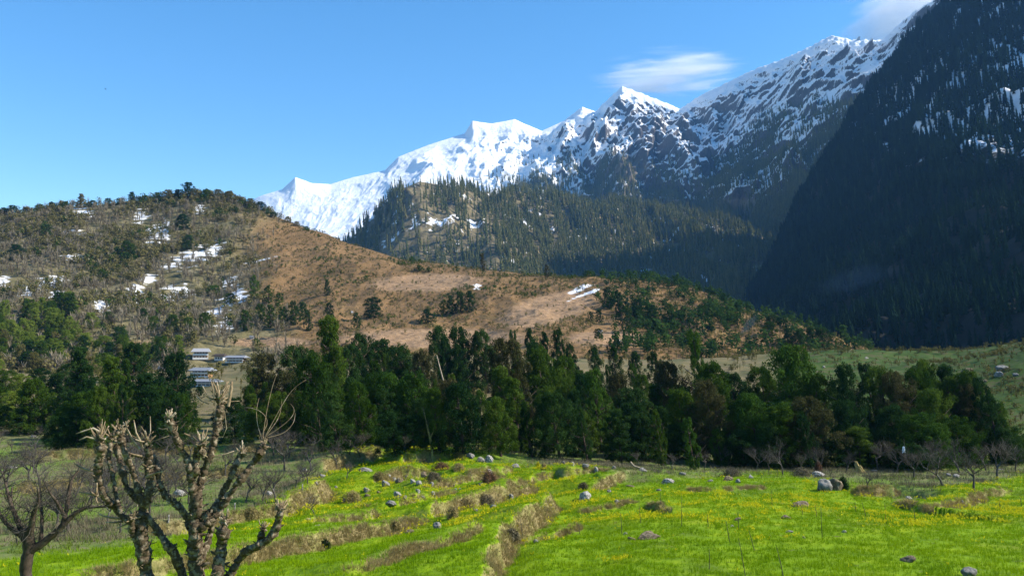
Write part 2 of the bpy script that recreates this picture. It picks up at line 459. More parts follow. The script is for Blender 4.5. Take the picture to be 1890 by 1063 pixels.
# ------------------------------------------------------------------ hills and mountains as sheets
def sheet(curves, nu, nv, px0, px1, back=None, sm=0):
    """surface through pixel curves (foot ... ridge), then falling away behind the ridge. Returns P (nv+nb, nu, 3), s in 0..1 (1 = ridge)"""
    U = np.linspace(px0, px1, nu)
    C = []
    for c in curves:
        c = np.array(c, float)
        C.append(at(U, np.interp(U, c[:, 0], c[:, 1]), np.interp(U, c[:, 0], c[:, 2])))
    C = np.array(C); k = len(C)
    sharp = C.copy()
    if sm:       # rounded lines below the sharp ridge, so that its corners do not run down the slope as folds
        w_ = int(sm*nu/(px1-px0)); kk = np.hanning(2*w_+1); kk /= kk.sum()
        for a_ in range(k):
            for b_ in range(3): C[a_, :, b_] = np.convolve(np.pad(C[a_, :, b_], w_, mode='edge'), kk, mode='valid')
    t = np.linspace(0, k-1, nv); i = np.minimum(t.astype(int), k-2); f = (t-i)[:, None, None]
    # Catmull-Rom down the slope
    pm = C[np.maximum(i-1, 0)]; p0 = C[i]; p1 = C[i+1]; p2 = C[np.minimum(i+2, k-1)]
    lin = p0+(p1-p0)*f
    cr = .5*((2*p0)+(-pm+p1)*f+(2*pm-5*p0+4*p1-p2)*f*f+(-pm+3*p0-3*p1+p2)*f**3)
    P = lin*.35+cr*.65
    s = np.broadcast_to((t/(k-1))[:, None], P.shape[:2])
    if sm: P = P+(sharp[-1]-C[-1])[None]*sstep(.90, 1.0, s)[..., None]; C = sharp
    if back:
        nb, dy, dzz = back
        b = np.linspace(0, 1, nb+1)[1:, None]
        B = np.stack([np.broadcast_to(C[-1][:, 0], (nb, nu)), C[-1][None, :, 1]+b*dy, C[-1][None, :, 2]-(b**1.2)*dzz], -1)
        P = np.concatenate([P, B]); s = np.concatenate([s, np.broadcast_to(1+b, (nb, nu))])
    return P, s, np.broadcast_to(U, P.shape[:2])
def scatter(P, dens, nmax, ok=None):
    """random base points on a sheet, chosen with the per-vertex density"""
    w = np.clip(dens[:-1, :-1], 0, None)
    e1 = P[1:, :-1]-P[:-1, :-1]; e2 = P[:-1, 1:]-P[:-1, :-1]
    w = w*np.linalg.norm(np.cross(e1, e2), axis=-1)
    w = w.ravel(); w = w/w.sum()
    idx = rng.choice(len(w), size=nmax, p=w)
    i, j = np.divmod(idx, P.shape[1]-1)
    a = rng.random((nmax, 1)); b = rng.random((nmax, 1))
    return P[i, j]*(1-a)*(1-b)+P[i+1, j]*a*(1-b)+P[i, j+1]*(1-a)*b+P[i+1, j+1]*a*b

# left hill with its brown spur
hill_foot = [(-350, 712, 320), (0, 705, 325), (400, 702, 340), (700, 690, 305), (1000, 682, 300), (1200, 682, 295), (1400, 680, 300), (1620, 690, 320)]
hill_c1 = [(-350, 640, 420), (0, 640, 420), (400, 645, 430), (700, 640, 370), (1000, 645, 345), (1200, 640, 350), (1400, 645, 335), (1620, 668, 345)]
hill_c2 = [(-350, 560, 540), (0, 560, 540), (400, 570, 550), (700, 580, 470), (1000, 595, 420), (1200, 590, 420), (1400, 612, 370), (1500, 640, 365), (1620, 662, 360)]
hill_c3 = [(-350, 480, 660), (0, 478, 660), (400, 465, 680), (560, 490, 630), (700, 520, 560), (900, 545, 500), (1100, 552, 490), (1300, 568, 455), (1450, 612, 395), (1540, 634, 375), (1620, 656, 370)]
hill_rid = [(-350, 420, 800), (-100, 402, 800), (0, 396, 800), (150, 380, 800), (280, 368, 800), (345, 361, 800), (420, 366, 790), (480, 386, 780), (560, 418, 760), (640, 447, 730), (740, 477, 690), (820, 489, 650), (900, 500, 620), (1000, 509, 600), (1100, 516, 590), (1250, 526, 560), (1350, 556, 505), (1450, 598, 430), (1540, 626, 390), (1620, 650, 385)]
HP, HS, HU = sheet([hill_foot, hill_c1, hill_c2, hill_c3, hill_rid], 900, 420, -350, 1620, back=(24, 260, 130))
hx, hy = HP[..., 0], HP[..., 1]
edge = np.minimum(sstep(0, .2, HS), 1)*(1-.75*sstep(.86, 1.0, HS)*sstep(1.2, 1.0, HS))
HP = HP.copy()
HP[..., 2] += edge*(10*fbm(hx/130, hy/130, 5, 21)+5*(ridged(hx/60, hy/160, 4, 22)-.5)+1.5*fbm(hx/14, hy/14, 3, 23))
HPX, HPY = proj(HP)
def blob(px, py, cx, cy_, rx, ry, rot=0.0):
    c_, s_ = math.cos(R(rot)), math.sin(R(rot)); dx = px-cx; dy = py-cy_
    return np.exp(-(((dx*c_+dy*s_)/rx)**2+((-dx*s_+dy*c_)/ry)**2)*1.2)
snowspots = [(285, 430, 24, 24, 0), (305, 432, 10, 34, 5), (260, 400, 16, 16, 0), (365, 470, 52, 20, -22), (320, 485, 30, 14, -20), (395, 462, 20, 16, 0), (140, 475, 30, 10, 0), (150, 395, 26, 16, 0),
             (70, 530, 50, 14, -15), (190, 565, 20, 16, 0), (250, 540, 20, 26, 10), (330, 540, 46, 16, -14), (400, 575, 30, 12, -25), (420, 560, 36, 16, -35), (425, 520, 22, 10, -25), (100, 520, 40, 16, -10), (130, 430, 30, 10, 0),
             (5, 520, 16, 14, 0), (415, 600, 26, 18, -30), (365, 385, 16, 10, 0), (440, 545, 18, 24, -30), (275, 515, 24, 14, 0), (100, 545, 30, 8, -18), (480, 480, 40, 5, -10), (1075, 531, 26, 5, -22), (1100, 536, 22, 4, -22), (880, 528, 8, 10, 0), (650, 578, 8, 4, 0), (1145, 628, 10, 3, -20), (1075, 545, 30, 3, -20)]
SNOW = np.zeros(HP.shape[:2])
for sp_ in snowspots: SNOW = np.maximum(SNOW, blob(HPX, HPY, *sp_))
brk = fbm(hx/26, (hy+HP[..., 2]*2)/9, 4, 31)
SNOW = .92*sstep(.43, .60, SNOW*.74+brk*.85+.25*fbm(hx/7, (hy+HP[..., 2]*2)/3.5, 3, 35))*sstep(.10, .3, SNOW)
# woods on the left, bare brown grass on the spur
WOOD = sstep(60, -60, HPX-np.interp(HPY, [340, 400, 450, 520, 600, 700], [520, 500, 460, 470, 500, 560])+60*fbm(hx/60, hy/60, 3, 33))
BROWN = 1-WOOD
FIELD = np.maximum.reduce([blob(HPX, HPY, 1010, 572, 110, 34, -14), blob(HPX, HPY, 790, 522, 130, 20, -2), blob(HPX, HPY, 230, 640, 120, 14, 0), blob(HPX, HPY, 500, 632, 90, 12, 0), blob(HPX, HPY, 800, 625, 220, 22, 0), blob(HPX, HPY, 1120, 625, 90, 18, 0)])
n = NT('hill_grass')
k1 = n.noise(.035, 7, .7); k2 = n.noise(.35, 5, .65); k3 = n.noise(.10, 5, .6)
wood_c = n.ramp(k3, [(.28, (.055, .055, .025)), (.48, (.14, .12, .055)), (.66, (.22, .185, .10)), (.8, (.30, .27, .17))])
brown_c = n.ramp(k1, [(.25, (.075, .062, .026)), (.42, (.155, .092, .038)), (.56, (.208, .124, .055)), (.68, (.165, .115, .042)), (.8, (.085, .09, .03))])
brown_c = n.mix(n.math('MULTIPLY', n.step(k2, .52, .66), .65), brown_c, (.095, .075, .034))
field_c = n.ramp(k2, [(.3, (.16, .105, .06)), (.5, (.27, .17, .092)), (.7, (.33, .22, .125))])
c = n.mix(n.attr('brown'), wood_c, brown_c)
c = n.mix(n.step(n.attr('field'), .3, .6), c, field_c)
c = n.mix(n.math('MULTIPLY', n.step(n.noise(.55, 5, .75), .64, .70), .7), c, (.40, .35, .28))
c = n.mix(n.attr('snow'), c, (.82, .83, .85))
M['hill'] = n.pbr(c, .95, n.bump(k2, 1.2, .8), .1)
hill = npmesh('hillside', HP.reshape(-1, 3), grid_faces(*HP.shape[:2]), M['hill'], True,
              {'snow': SNOW.ravel(), 'brown': BROWN.ravel(), 'field': FIELD.ravel()})
tag(hill, kind='structure')

# snow mountains
mt_rid = [(300, 470, 4300), (380, 420, 4300), (440, 385, 4250), (480, 362, 4200), (520, 350, 4150), (545, 327, 4150), (575, 338, 4150), (610, 340, 4150), (650, 328, 4150), (710, 315, 4100), (735, 290, 4100), (790, 268, 4100), (858, 246, 4100), (872, 223, 4100), (905, 228, 4100), (950, 220, 4100), (1000, 242, 4050), (1040, 224, 4050), (1075, 197, 4000), (1098, 206, 4000), (1148, 160, 3900), (1190, 175, 3850), (1255, 200, 3750), (1300, 172, 3600), (1390, 130, 3400), (1470, 98, 3200), (1535, 66, 3100), (1580, 74, 3000), (1630, 73, 2900), (1665, 40, 2800), (1692, 18, 2700), (1720, 45, 2650), (1800, 10, 2600), (1950, -40, 2600)]
mt_mid = [(300, 540, 3500), (640, 440, 3500), (760, 380, 3500), (900, 340, 3400), (1000, 350, 3300), (1100, 320, 3200), (1200, 310, 3150), (1300, 330, 2950), (1400, 290, 2800), (1500, 240, 2600), (1600, 200, 2400), (1700, 150, 2300), (1950, 100, 2300)]
mt_foot = [(300, 640, 2900), (700, 600, 2700), (900, 560, 2600), (1200, 520, 2400), (1400, 500, 2150), (1500, 500, 1950), (1700, 480, 1850), (1950, 480, 1850)]
mt_low = [(300, 760, 2400), (900, 740, 2200), (1300, 740, 1900), (1500, 760, 1500), (1950, 760, 1450)]
AP, AS, AU = sheet([mt_low, mt_foot, mt_mid, mt_rid], 1150, 560, 300, 1950, back=(30, 900, 900), sm=70)
ax, ay = AP[..., 0], AP[..., 1]
AP = AP.copy()
ew = 1-.95*sstep(.89, .99, AS)*sstep(1.06, 1.0, AS)
dv = AS*2600
rough_side = sstep(950, 1150, AU)
# ribs and gullies running down the slope
q1 = ridged(ax/420+.25*fbm(ax/300, dv/300, 3, 61), dv/1500, 5, 62)
q2 = ridged(ax/130+.3*fbm(ax/120, dv/150, 3, 63), dv/420, 5, 64)
q3 = fbm(ax/60, dv/80, 5, 65)
calm = .26+.74*sstep(720, 1040, AU)
q4 = fbm(ax/24, dv/26, 4, 67)
ht = ((q1-.5)*(170+90*rough_side)+(q2-.5)*(55+85*rough_side)+q3*(22+26*rough_side)+q4*16*(.3+.7*rough_side))*calm
AP[..., 2] += ew*ht*.45
AP[..., 1] -= ew*ht*.75
# small teeth on the skyline
AP[..., 2] += (7*fbm(AU/9.0, AS*30, 4, 66)*(.3+.9*rough_side))*sstep(.7, 1, AS)
APX, APY = proj(AP)
# buttress below the sharp peak
n = NT('snow_rock')
ob = n.obj()
rk = n.noise(.024, 9, .78, n.scale(ob, (1, 1, .5)), .6)
rk2 = n.noise(.13, 7, .8, n.scale(ob, (1, 1, .4)), .8)
slope = n.normz()
exposed = n.math('ADD', n.math('MULTIPLY', slope, -.95), n.math('MULTIPLY', rk, .6))
exposed = n.math('ADD', exposed, n.math('MULTIPLY', rk2, 1.45))
exposed = n.math('ADD', exposed, n.attr('rocky'))
m_rock = n.step(exposed, .64, .72)
rock_c = n.ramp(rk2, [(.3, (.035, .034, .038)), (.5, (.085, .078, .072)), (.7, (.16, .14, .12))])
c = n.mix(m_rock, (.90, .91, .92), rock_c)
brownc = n.ramp(n.noise(.02, 6, .7), [(.3, (.09, .075, .05)), (.5, (.17, .14, .09)), (.64, (.25, .21, .15))])
c = n.mix(n.step(n.math('ADD', n.attr('bare'), n.math('MULTIPLY', rk2, .6)), .75, .92), c, brownc)
M['snow_rock'] = n.pbr(c, .8, n.bump(rk2, 12, .6), .2)
rocky = np.interp(AU, [300, 600, 760, 860, 1000, 1080, 1130, 1170, 1300, 1450, 1700], [-.42, -.42, -.24, -.14, -.11, -.12, -.10, -.01, -.09, -.12, -.12])
rocky = rocky-.35*sstep(.88, 1.0, AS)*sstep(1150, 1000, AU)-.15*blob(APX, APY, 1120, 215, 40, 45)+.14*blob(APX, APY, 1220, 245, 90, 50, 25)+.2*blob(APX, APY, 920, 300, 60, 30)
bare = 1.0*sstep(330, 400, APY)*sstep(700, 900, APX)+.75*blob(APX, APY, 1160, 310, 70, 45)+.25*blob(APX, APY, 1500, 150, 60, 50)
mountain = npmesh('snow_mountain', AP.reshape(-1, 3), grid_faces(*AP.shape[:2]), M['snow_rock'], True, {'rocky': rocky.ravel(), 'bare': bare.ravel()})
tag(mountain, kind='structure')

# forested spur in front of the snow
sp_rid = [(500, 600, 1850), (560, 530, 1900), (640, 450, 1950), (700, 388, 2000), (745, 345, 2000), (775, 332, 2000), (820, 340, 2030), (870, 352, 2060), (950, 356, 2150), (1050, 366, 2230), (1150, 382, 2280), (1250, 398, 2300), (1350, 415, 2250), (1420, 440, 2150), (1470, 475, 2000), (1520, 530, 1800), (1600, 600, 1700)]
sp_mid = [(500, 640, 1650), (640, 520, 1700), (775, 430, 1720), (900, 440, 1760), (1050, 450, 1850), (1250, 450, 1900), (1400, 480, 1800), (1520, 570, 1550), (1600, 640, 1450)]
sp_foot = [(500, 720, 1300), (900, 640, 1250), (1200, 640, 1220), (1400, 640, 1200), (1600, 690, 1150)]
BP, BS, BU = sheet([sp_foot, sp_mid, sp_rid], 560, 300, 500, 1600, back=(20, 420, 260))
bx, by = BP[..., 0], BP[..., 1]; BP = BP.copy()
bw = 1-.8*sstep(.85, 1, BS)*sstep(1.15, 1, BS)
BP[..., 2] += bw*(70*(ridged(bx/260+.2*fbm(bx/200, by/200, 3, 71), BS*1.2, 4, 72)-.5)+14*fbm(bx/60, by/60, 4, 73))
n = NT('spur_floor')
k = n.noise(.05, 7, .72, n.scale(n.obj(), (1, .6, .6))); k2 = n.noise(.012, 4, .6)
c = n.ramp(n.noise(.06, 6, .7), [(.3, (.05, .045, .03)), (.55, (.16, .13, .066)), (.75, (.26, .21, .115))])
c = n.mix(n.step(n.math('ADD', n.math('MULTIPLY', k, 1.0), n.math('MULTIPLY', k2, .6)), .90, .96), c, (.84, .85, .88))
M['spur'] = n.pbr(c, .9, n.bump(k, 8, .6), .1)
spur = npmesh('forest_ridge', BP.reshape(-1, 3), grid_faces(*BP.shape[:2]), M['spur'], True)
tag(spur, kind='structure')

# steep shaded mountainside on the right
rt_rid = [(1380, 560, 1350), (1440, 470, 1420), (1470, 385, 1470), (1520, 300, 1520), (1570, 230, 1550), (1610, 178, 1580), (1655, 118, 1600), (1700, 62, 1620), (1740, 10, 1640), (1800, -70, 1650), (1900, -190, 1650), (2100, -350, 1550), (2500, -420, 1400), (3000, -420, 1250)]
rt_mid = [(1380, 620, 1100), (1450, 560, 1080), (1550, 440, 1080), (1650, 340, 1080), (1750, 260, 1080), (1900, 170, 1060), (2100, 60, 1000), (2500, -30, 900), (3000, -30, 830)]
rt_low = [(1380, 660, 850), (1500, 622, 780), (1600, 600, 700), (1700, 560, 660), (1800, 520, 620), (1900, 480, 600), (2100, 420, 560), (2500, 380, 520), (3000, 400, 520)]
rt_foot = [(1380, 760, 600), (1500, 720, 520), (1600, 720, 450), (1700, 720, 420), (1900, 700, 380), (2100, 660, 350), (2500, 640, 330), (3000, 640, 330)]
CP, CS, CU = sheet([rt_foot, rt_low, rt_mid, rt_rid], 620, 420, 1380, 3000, back=(20, 500, 500))
cx, cyy = CP[..., 0], CP[..., 1]; CP = CP.copy()
cw = sstep(0, .1, CS)*(1-.55*sstep(.9, 1, CS)*sstep(1.1, 1, CS))
CP[..., 2] += cw*(55*(ridged((cx+cyy*.4)/170, (cyy-cx*.4)/500, 4, 81)-.5)+22*fbm(cx/70, cyy/70, 4, 82))
CP[..., 2] += (16*fbm(CU/26.0, CS*6, 4, 83)+10*fbm(CU/7.0, CS*14, 3, 84))*sstep(.6, .95, CS)
CPX, CPY = proj(CP)
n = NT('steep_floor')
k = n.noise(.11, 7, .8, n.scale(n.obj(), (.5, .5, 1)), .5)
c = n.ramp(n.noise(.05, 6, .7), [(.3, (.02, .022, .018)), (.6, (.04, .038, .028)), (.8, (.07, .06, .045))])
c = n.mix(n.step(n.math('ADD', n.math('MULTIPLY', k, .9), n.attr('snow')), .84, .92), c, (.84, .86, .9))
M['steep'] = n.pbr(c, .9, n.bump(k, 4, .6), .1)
steep_snow = .60*sstep(430, 170, CPY)*(.75+.25*sstep(1600, 1700, CPX))+.3*blob(CPX, CPY, 1490, 580, 22, 22)+.24*blob(CPX, CPY, 1570, 450, 12, 40)+.05
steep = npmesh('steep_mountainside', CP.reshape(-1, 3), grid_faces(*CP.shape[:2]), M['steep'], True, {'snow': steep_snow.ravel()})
tag(steep, kind='structure')

# ------------------------------------------------------------------ small builders
def sheetpt(P, S, PX, PY):
    """function: photograph pixel -> point on the front of a sheet"""
    fr = S <= 1.0
    def f(px, py):
        d = np.where(fr, (PX-px)**2+(PY-py)**2, 1e12)
        return P[np.unravel_index(np.argmin(d), d.shape)].copy()
    return f
hillpt = sheetpt(HP, HS, HPX, HPY)
def rot_z(V, a):
    c, s = np.cos(a), np.sin(a)
    return np.stack([V[..., 0]*c-V[..., 1]*s, V[..., 0]*s+V[..., 1]*c, V[..., 2]], -1)
def merge(name, protos, pos, hgt, wid, lean, tint, mat, smooth=False):
    """many small plants as one mesh; proto = (V, F, per-vertex offset of the tint)"""
    Vs, Fs, As, n0 = [], [], [], 0
    which = rng.integers(0, len(protos), len(pos))
    for p, (V, F, A) in enumerate(protos):
        k = which == p; m = k.sum()
        if not m: continue
        a = rng.random(m)*2*np.pi
        W = V[None]*np.stack([wid[k], wid[k], hgt[k]], -1)[:, None]
        W = rot_z(W, a[:, None])
        W[..., 0] += lean[k][:, None]*W[..., 2]
        W = W+pos[k][:, None]
        Vs.append(W.reshape(-1, 3)); Fs.append((F[None]+(np.arange(m)*len(V))[:, None, None]+n0).reshape(-1, F.shape[1]))
        As.append(np.clip(tint[k][:, None]+A[None], 0, 1).ravel()); n0 += m*len(V)
    ks = {}
    for f in Fs: ks.setdefault(f.shape[1], []).append(f)
    return npmesh(name, np.concatenate(Vs), [np.concatenate(v) for v in ks.values()], mat, smooth, {'tint': np.concatenate(As)})
def leafquads(c, nrm, size, asp=.6):
    """rhombic leaf sprays at points c facing nrm"""
    m = len(c); nrm = nrm/(np.linalg.norm(nrm, axis=1)[:, None]+1e-9)
    r = rng.standard_normal((m, 3)); t = np.cross(nrm, r); t /= np.linalg.norm(t, axis=1)[:, None]+1e-9
    b = np.cross(nrm, t); s = np.broadcast_to(size, (m,))[:, None]
    V = np.stack([c-t*s, c-b*s*asp+t*s*.1, c+t*s, c+b*s*asp+t*s*.1], 1).reshape(-1, 3)
    F = np.arange(m*4).reshape(m, 4)
    return V, F
def unitdirs(m, up=0.0):
    d = rng.standard_normal((m, 3)); d[:, 2] += up
    return d/np.linalg.norm(d, axis=1)[:, None]

# prototypes of far trees, one unit high
def conifer(nl=6, k=5, rad=.13, gap=.0):
    V, F, A = [], [], []; n0 = 0
    for i in range(nl):
        z1 = .10+.90*(i+1.15)/nl; z1 = min(z1, 1.0); z0 = .08+.9*i/nl-.03
        r = rad*(1-(i/nl))**.85*(.8+.4*rng.random())+.012
        th = np.arange(2*k)*np.pi/k+rng.random()*6
        rr = np.where(np.arange(2*k) % 2, r*.5, r*(.75+.5*rng.random(2*k)))
        zz = z0-np.where(np.arange(2*k) % 2, -.03, .02)+.02*rng.standard_normal(2*k)
        V += [[0, 0, z1]]+[[rr[j]*math.cos(th[j]), rr[j]*math.sin(th[j]), zz[j]] for j in range(2*k)]
        A += [.1]+list(rng.uniform(-.12, .12, 2*k))
        F += [[n0, n0+1+j, n0+1+(j+1) % (2*k)] for j in range(2*k)]; n0 += 2*k+1
    return np.array(V, float), np.array(F), np.array(A)
FIRS = [conifer(rng.integers(5, 8), 5, rng.uniform(.09, .15)) for _ in range(6)]
def bushtree(nq=70, w=.38, z0=.25, size=.085):
    d = unitdirs(nq); rr = rng.random(nq)**.4
    lob = 1+.35*np.sin(3*np.arctan2(d[:, 1], d[:, 0])+rng.random()*6)*(np.abs(d[:, 2]) < .8)
    zc = (1+z0)/2; hz = (1-z0)/2
    c = np.stack([d[:, 0]*rr*w*lob, d[:, 1]*rr*w*lob, zc+d[:, 2]*rr*hz], 1)
    V, F = leafquads(c, d+unitdirs(nq, .5)*.9, size*rng.uniform(.6, 1.3, nq), .75)
    A = np.repeat(rng.uniform(-.2, .2, nq), 4)
    T = np.array([[-.02, 0, 0], [.02, 0, 0], [.012, 0, zc], [-.012, 0, zc]]); 
    return np.concatenate([V, T]), np.concatenate([F, [[len(V)+i for i in range(4)]]]), np.concatenate([A, [-.3]*4])
BUSHES = [bushtree(60, rng.uniform(.3, .5), rng.uniform(.1, .3)) for _ in range(6)]
SPIRES = [bushtree(60, rng.uniform(.16, .22), .08, .075) for _ in range(4)]
def twigtree(nq=34):
    V, F, A = [], [], []
    for i in range(nq):
        a = rng.random()*6.283; z0 = rng.uniform(.15, .6); l = rng.uniform(.2, .45); o = rng.uniform(.15, .8)
        p0 = np.array([math.cos(a)*.05*z0, math.sin(a)*.05*z0, z0]); p1 = p0+np.array([math.cos(a)*l*o, math.sin(a)*l*o, l*(1-.4*o)])
        s = np.array([-math.sin(a), math.cos(a), 0])*.016
        V += [p0-s, p0+s, p1+s*.3, p1-s*.3]; F.append([4*i, 4*i+1, 4*i+2, 4*i+3]); A += [rng.uniform(-.2, .2)]*4
    n0 = len(V); V += [[-.018, 0, 0], [.018, 0, 0], [.008, 0, .8], [-.008, 0, .8], [0, -.018, 0], [0, .018, 0], [0, .008, .8], [0, -.008, .8]]
    F += [[n0, n0+1, n0+2, n0+3], [n0+4, n0+5, n0+6, n0+7]]; A += [-.1]*8
    return np.array(V, float), np.array(F), np.array(A)
TWIGS = [twigtree() for _ in range(5)]
leafmat('bare_twigs', (.10, .082, .055), (.19, .155, .10), (.28, .24, .17), tr=.1)

def inview(P, m=60):
    px, py = proj(P)
    return (px > -m) & (px < 1890+m) & (py > -m) & (py < 1063+m)
LEAN = -.10
# ---- firs on the forested ridge
CLEAR = fbm(bx/90+.3*BS*3, BS*1.8+bx/400, 4, 91)
BPX, BPY = proj(BP)
dens = (.25+sstep(-.28, .12, CLEAR))*(BS < 1.06)*(BPY > 300)*(1-.5*sstep(1020, 880, BPX))
dens = dens*(1-.7*sstep(.1, .35, ridged(bx/150, BS*.9, 3, 92)-.62))*(1-.6*blob(BPX, BPY, 775, 340, 45, 30))
P = scatter(BP, dens, 11500); P = P[inview(P)]; m = len(P)
o = merge('ridge_fir_forest', FIRS, P, rng.uniform(15, 36, m), rng.uniform(20, 36, m), np.full(m, LEAN*.9)+rng.normal(0, .015, m), np.clip(rng.normal(.55, .25, m)+.25*fbm(P[:, 0]/120, P[:, 1]/120, 3, 93), 0, 1), M['fir_needles'])
tag(o, 'dense dark fir forest covering the ridge below the snow peaks', 'forest', kind='stuff')
# ---- firs on the lower slopes of the snow mountain
dens = sstep(225, 345, APY+34*fbm(ax/160, ay/160, 3, 94)+.28*np.clip(APX-1330, 0, 240)-58*sstep(1420, 1300, APX))*sstep(880, 1050, APX)*(AS < .97)*(APY < np.interp(APX, [0, 640, 700, 775, 870, 1050, 1150, 1250, 1350, 1420, 1470], [0, 450, 388, 332, 352, 366, 382, 398, 415, 440, 475])+12)*(APX < np.interp(APY, [0, 62, 118, 178, 230, 300, 385, 470], [1740, 1700, 1655, 1610, 1570, 1520, 1470, 1440])+12)*(.15+sstep(-.2, .25, fbm(ax/110, dv/260, 4, 95)))*(1+1.2*sstep(1400, 1500, APX)*sstep(230, 330, APY))
P = scatter(AP, dens, 12500); P = P[inview(P)]; m = len(P)
o = merge('alpine_fir_forest', FIRS, P, rng.uniform(14, 34, m), rng.uniform(20, 34, m), np.full(m, LEAN*.8), np.clip(rng.normal(.5, .25, m), 0, 1), M['fir_needles'])
tag(o, 'sparse fir forest thinning out on the snowy slopes of the mountain', 'forest', kind='stuff')
# ---- firs of the steep shaded side
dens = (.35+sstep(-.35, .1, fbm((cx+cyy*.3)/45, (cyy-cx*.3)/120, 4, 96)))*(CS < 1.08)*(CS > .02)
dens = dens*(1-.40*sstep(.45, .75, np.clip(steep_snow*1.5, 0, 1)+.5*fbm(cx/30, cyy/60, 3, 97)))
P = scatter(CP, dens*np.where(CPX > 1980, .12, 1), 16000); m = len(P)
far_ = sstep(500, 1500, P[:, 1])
o = merge('steep_fir_forest', FIRS, P, rng.uniform(10, 21, m)+far_*12, rng.uniform(15, 24, m)+far_*9, np.full(m, LEAN*.8)+rng.normal(0, .03, m), np.clip(rng.normal(.45, .25, m), 0, 1), M['painted_shade_fir_needles'])
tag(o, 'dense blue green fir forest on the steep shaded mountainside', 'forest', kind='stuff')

# ---- wood and scrub of the left hill
nosnow = (1-.8*SNOW)*(1-((HPX > 345) & (HPX < 465) & (HPY > 642)))
wd = WOOD*(HS < 1.02)*nosnow*(1-.85*sstep(.3, .6, FIELD))*sstep(.03, .1, HS)
cl = fbm(hx/55, (hy+HP[..., 2])/60, 4, 101)
gr = wd*sstep(-.08, .3, cl+.30*blob(HPX, HPY, 60, 430, 130, 60)+.25*blob(HPX, HPY, 370, 370, 110, 40)+.35*blob(HPX, HPY, 230, 470, 60, 60))
P = scatter(HP, gr, 3300); P = P[inview(P)]; m = len(P)
o = merge('hillside_oak_wood', BUSHES, P, rng.uniform(3.2, 8.2, m), rng.uniform(4, 8.5, m), np.full(m, LEAN*.5), np.clip(rng.normal(.45, .28, m), 0, 1), M['scrub_leaves'])
tag(o, 'olive brown wood covering the sunny hillside on the left', 'wood', kind='stuff')
P = scatter(HP, gr*sstep(.0, .4, cl+.4*blob(HPX, HPY, 370, 365, 100, 35)), 420); P = P[inview(P)]; m = len(P)
o = merge('hillside_evergreen_wood', BUSHES, P, rng.uniform(4, 9, m), rng.uniform(4, 8, m), np.full(m, LEAN*.5), np.clip(rng.normal(.6, .3, m), 0, 1), M['oak_leaves'])
tag(o, 'dark evergreen oaks mixed into the wood of the left hillside', 'wood', kind='stuff')
P = scatter(HP, wd*(.35+sstep(.2, -.2, cl)), 3600); P = P[inview(P)]; m = len(P)
o = merge('hillside_bare_wood', TWIGS, P, rng.uniform(5, 10, m), rng.uniform(7, 12, m), np.full(m, LEAN*.5), np.clip(rng.normal(.5, .25, m), 0, 1), M['bare_twigs'])
tag(o, 'leafless grey brown trees between the evergreens of the left hillside', 'wood', kind='stuff')
# scrub on the brown spur
br = BROWN*(HS < 1.02)*(1-.9*sstep(.35, .6, FIELD))*(.45+sstep(.0, .4, fbm(hx/40, hy/40, 4, 103)+.35*blob(HPX, HPY, 1020, 520, 180, 22)+.5*sstep(1120, 1240, HPX)))
P = scatter(HP, br, 9000); P = P[inview(P)]; m = len(P)
o = merge('spur_scrub', BUSHES+TWIGS, P, rng.uniform(.6, 2.6, m), rng.uniform(1.2, 3.4, m), np.zeros(m), np.clip(rng.normal(.45, .3, m), 0, 1), M['scrub_leaves'])
tag(o, 'low brown and olive scrub scattered over the grassy spur', 'scrub', kind='stuff')
P = scatter(HP, BROWN*(HS < 1.0)*(HS > .1)*(1-.95*sstep(.3, .55, FIELD))*sstep(-.1, .35, fbm(hx/50, hy/50, 4, 107)), 900); P = P[inview(P)]; m = len(P)
o = merge('spur_green_bushes', BUSHES, P, rng.uniform(1.2, 3.6, m), rng.uniform(1.6, 4.0, m), np.zeros(m), np.clip(rng.normal(.5, .3, m), 0, 1), M['oak_leaves'])
tag(o, 'green bushes dotted over the brown spur', 'bushes', kind='stuff')
P = scatter(HP, BROWN*(HS < 1.01)*(HS > .1)*(1-.9*sstep(.35, .6, FIELD))*sstep(1080, 1150, HPX)*(.2+sstep(-.15, .3, fbm(hx/30, hy/30, 3, 105))), 420); P = P[inview(P)]; m = len(P)
o = merge('spur_thicket', SPIRES+BUSHES, P, rng.uniform(4, 9, m), rng.uniform(5, 9, m), np.full(m, LEAN), np.clip(rng.normal(.5, .3, m), 0, 1), M['dark_leaves'])
tag(o, 'dark evergreen thicket on the right end of the spur', 'thicket', kind='stuff')

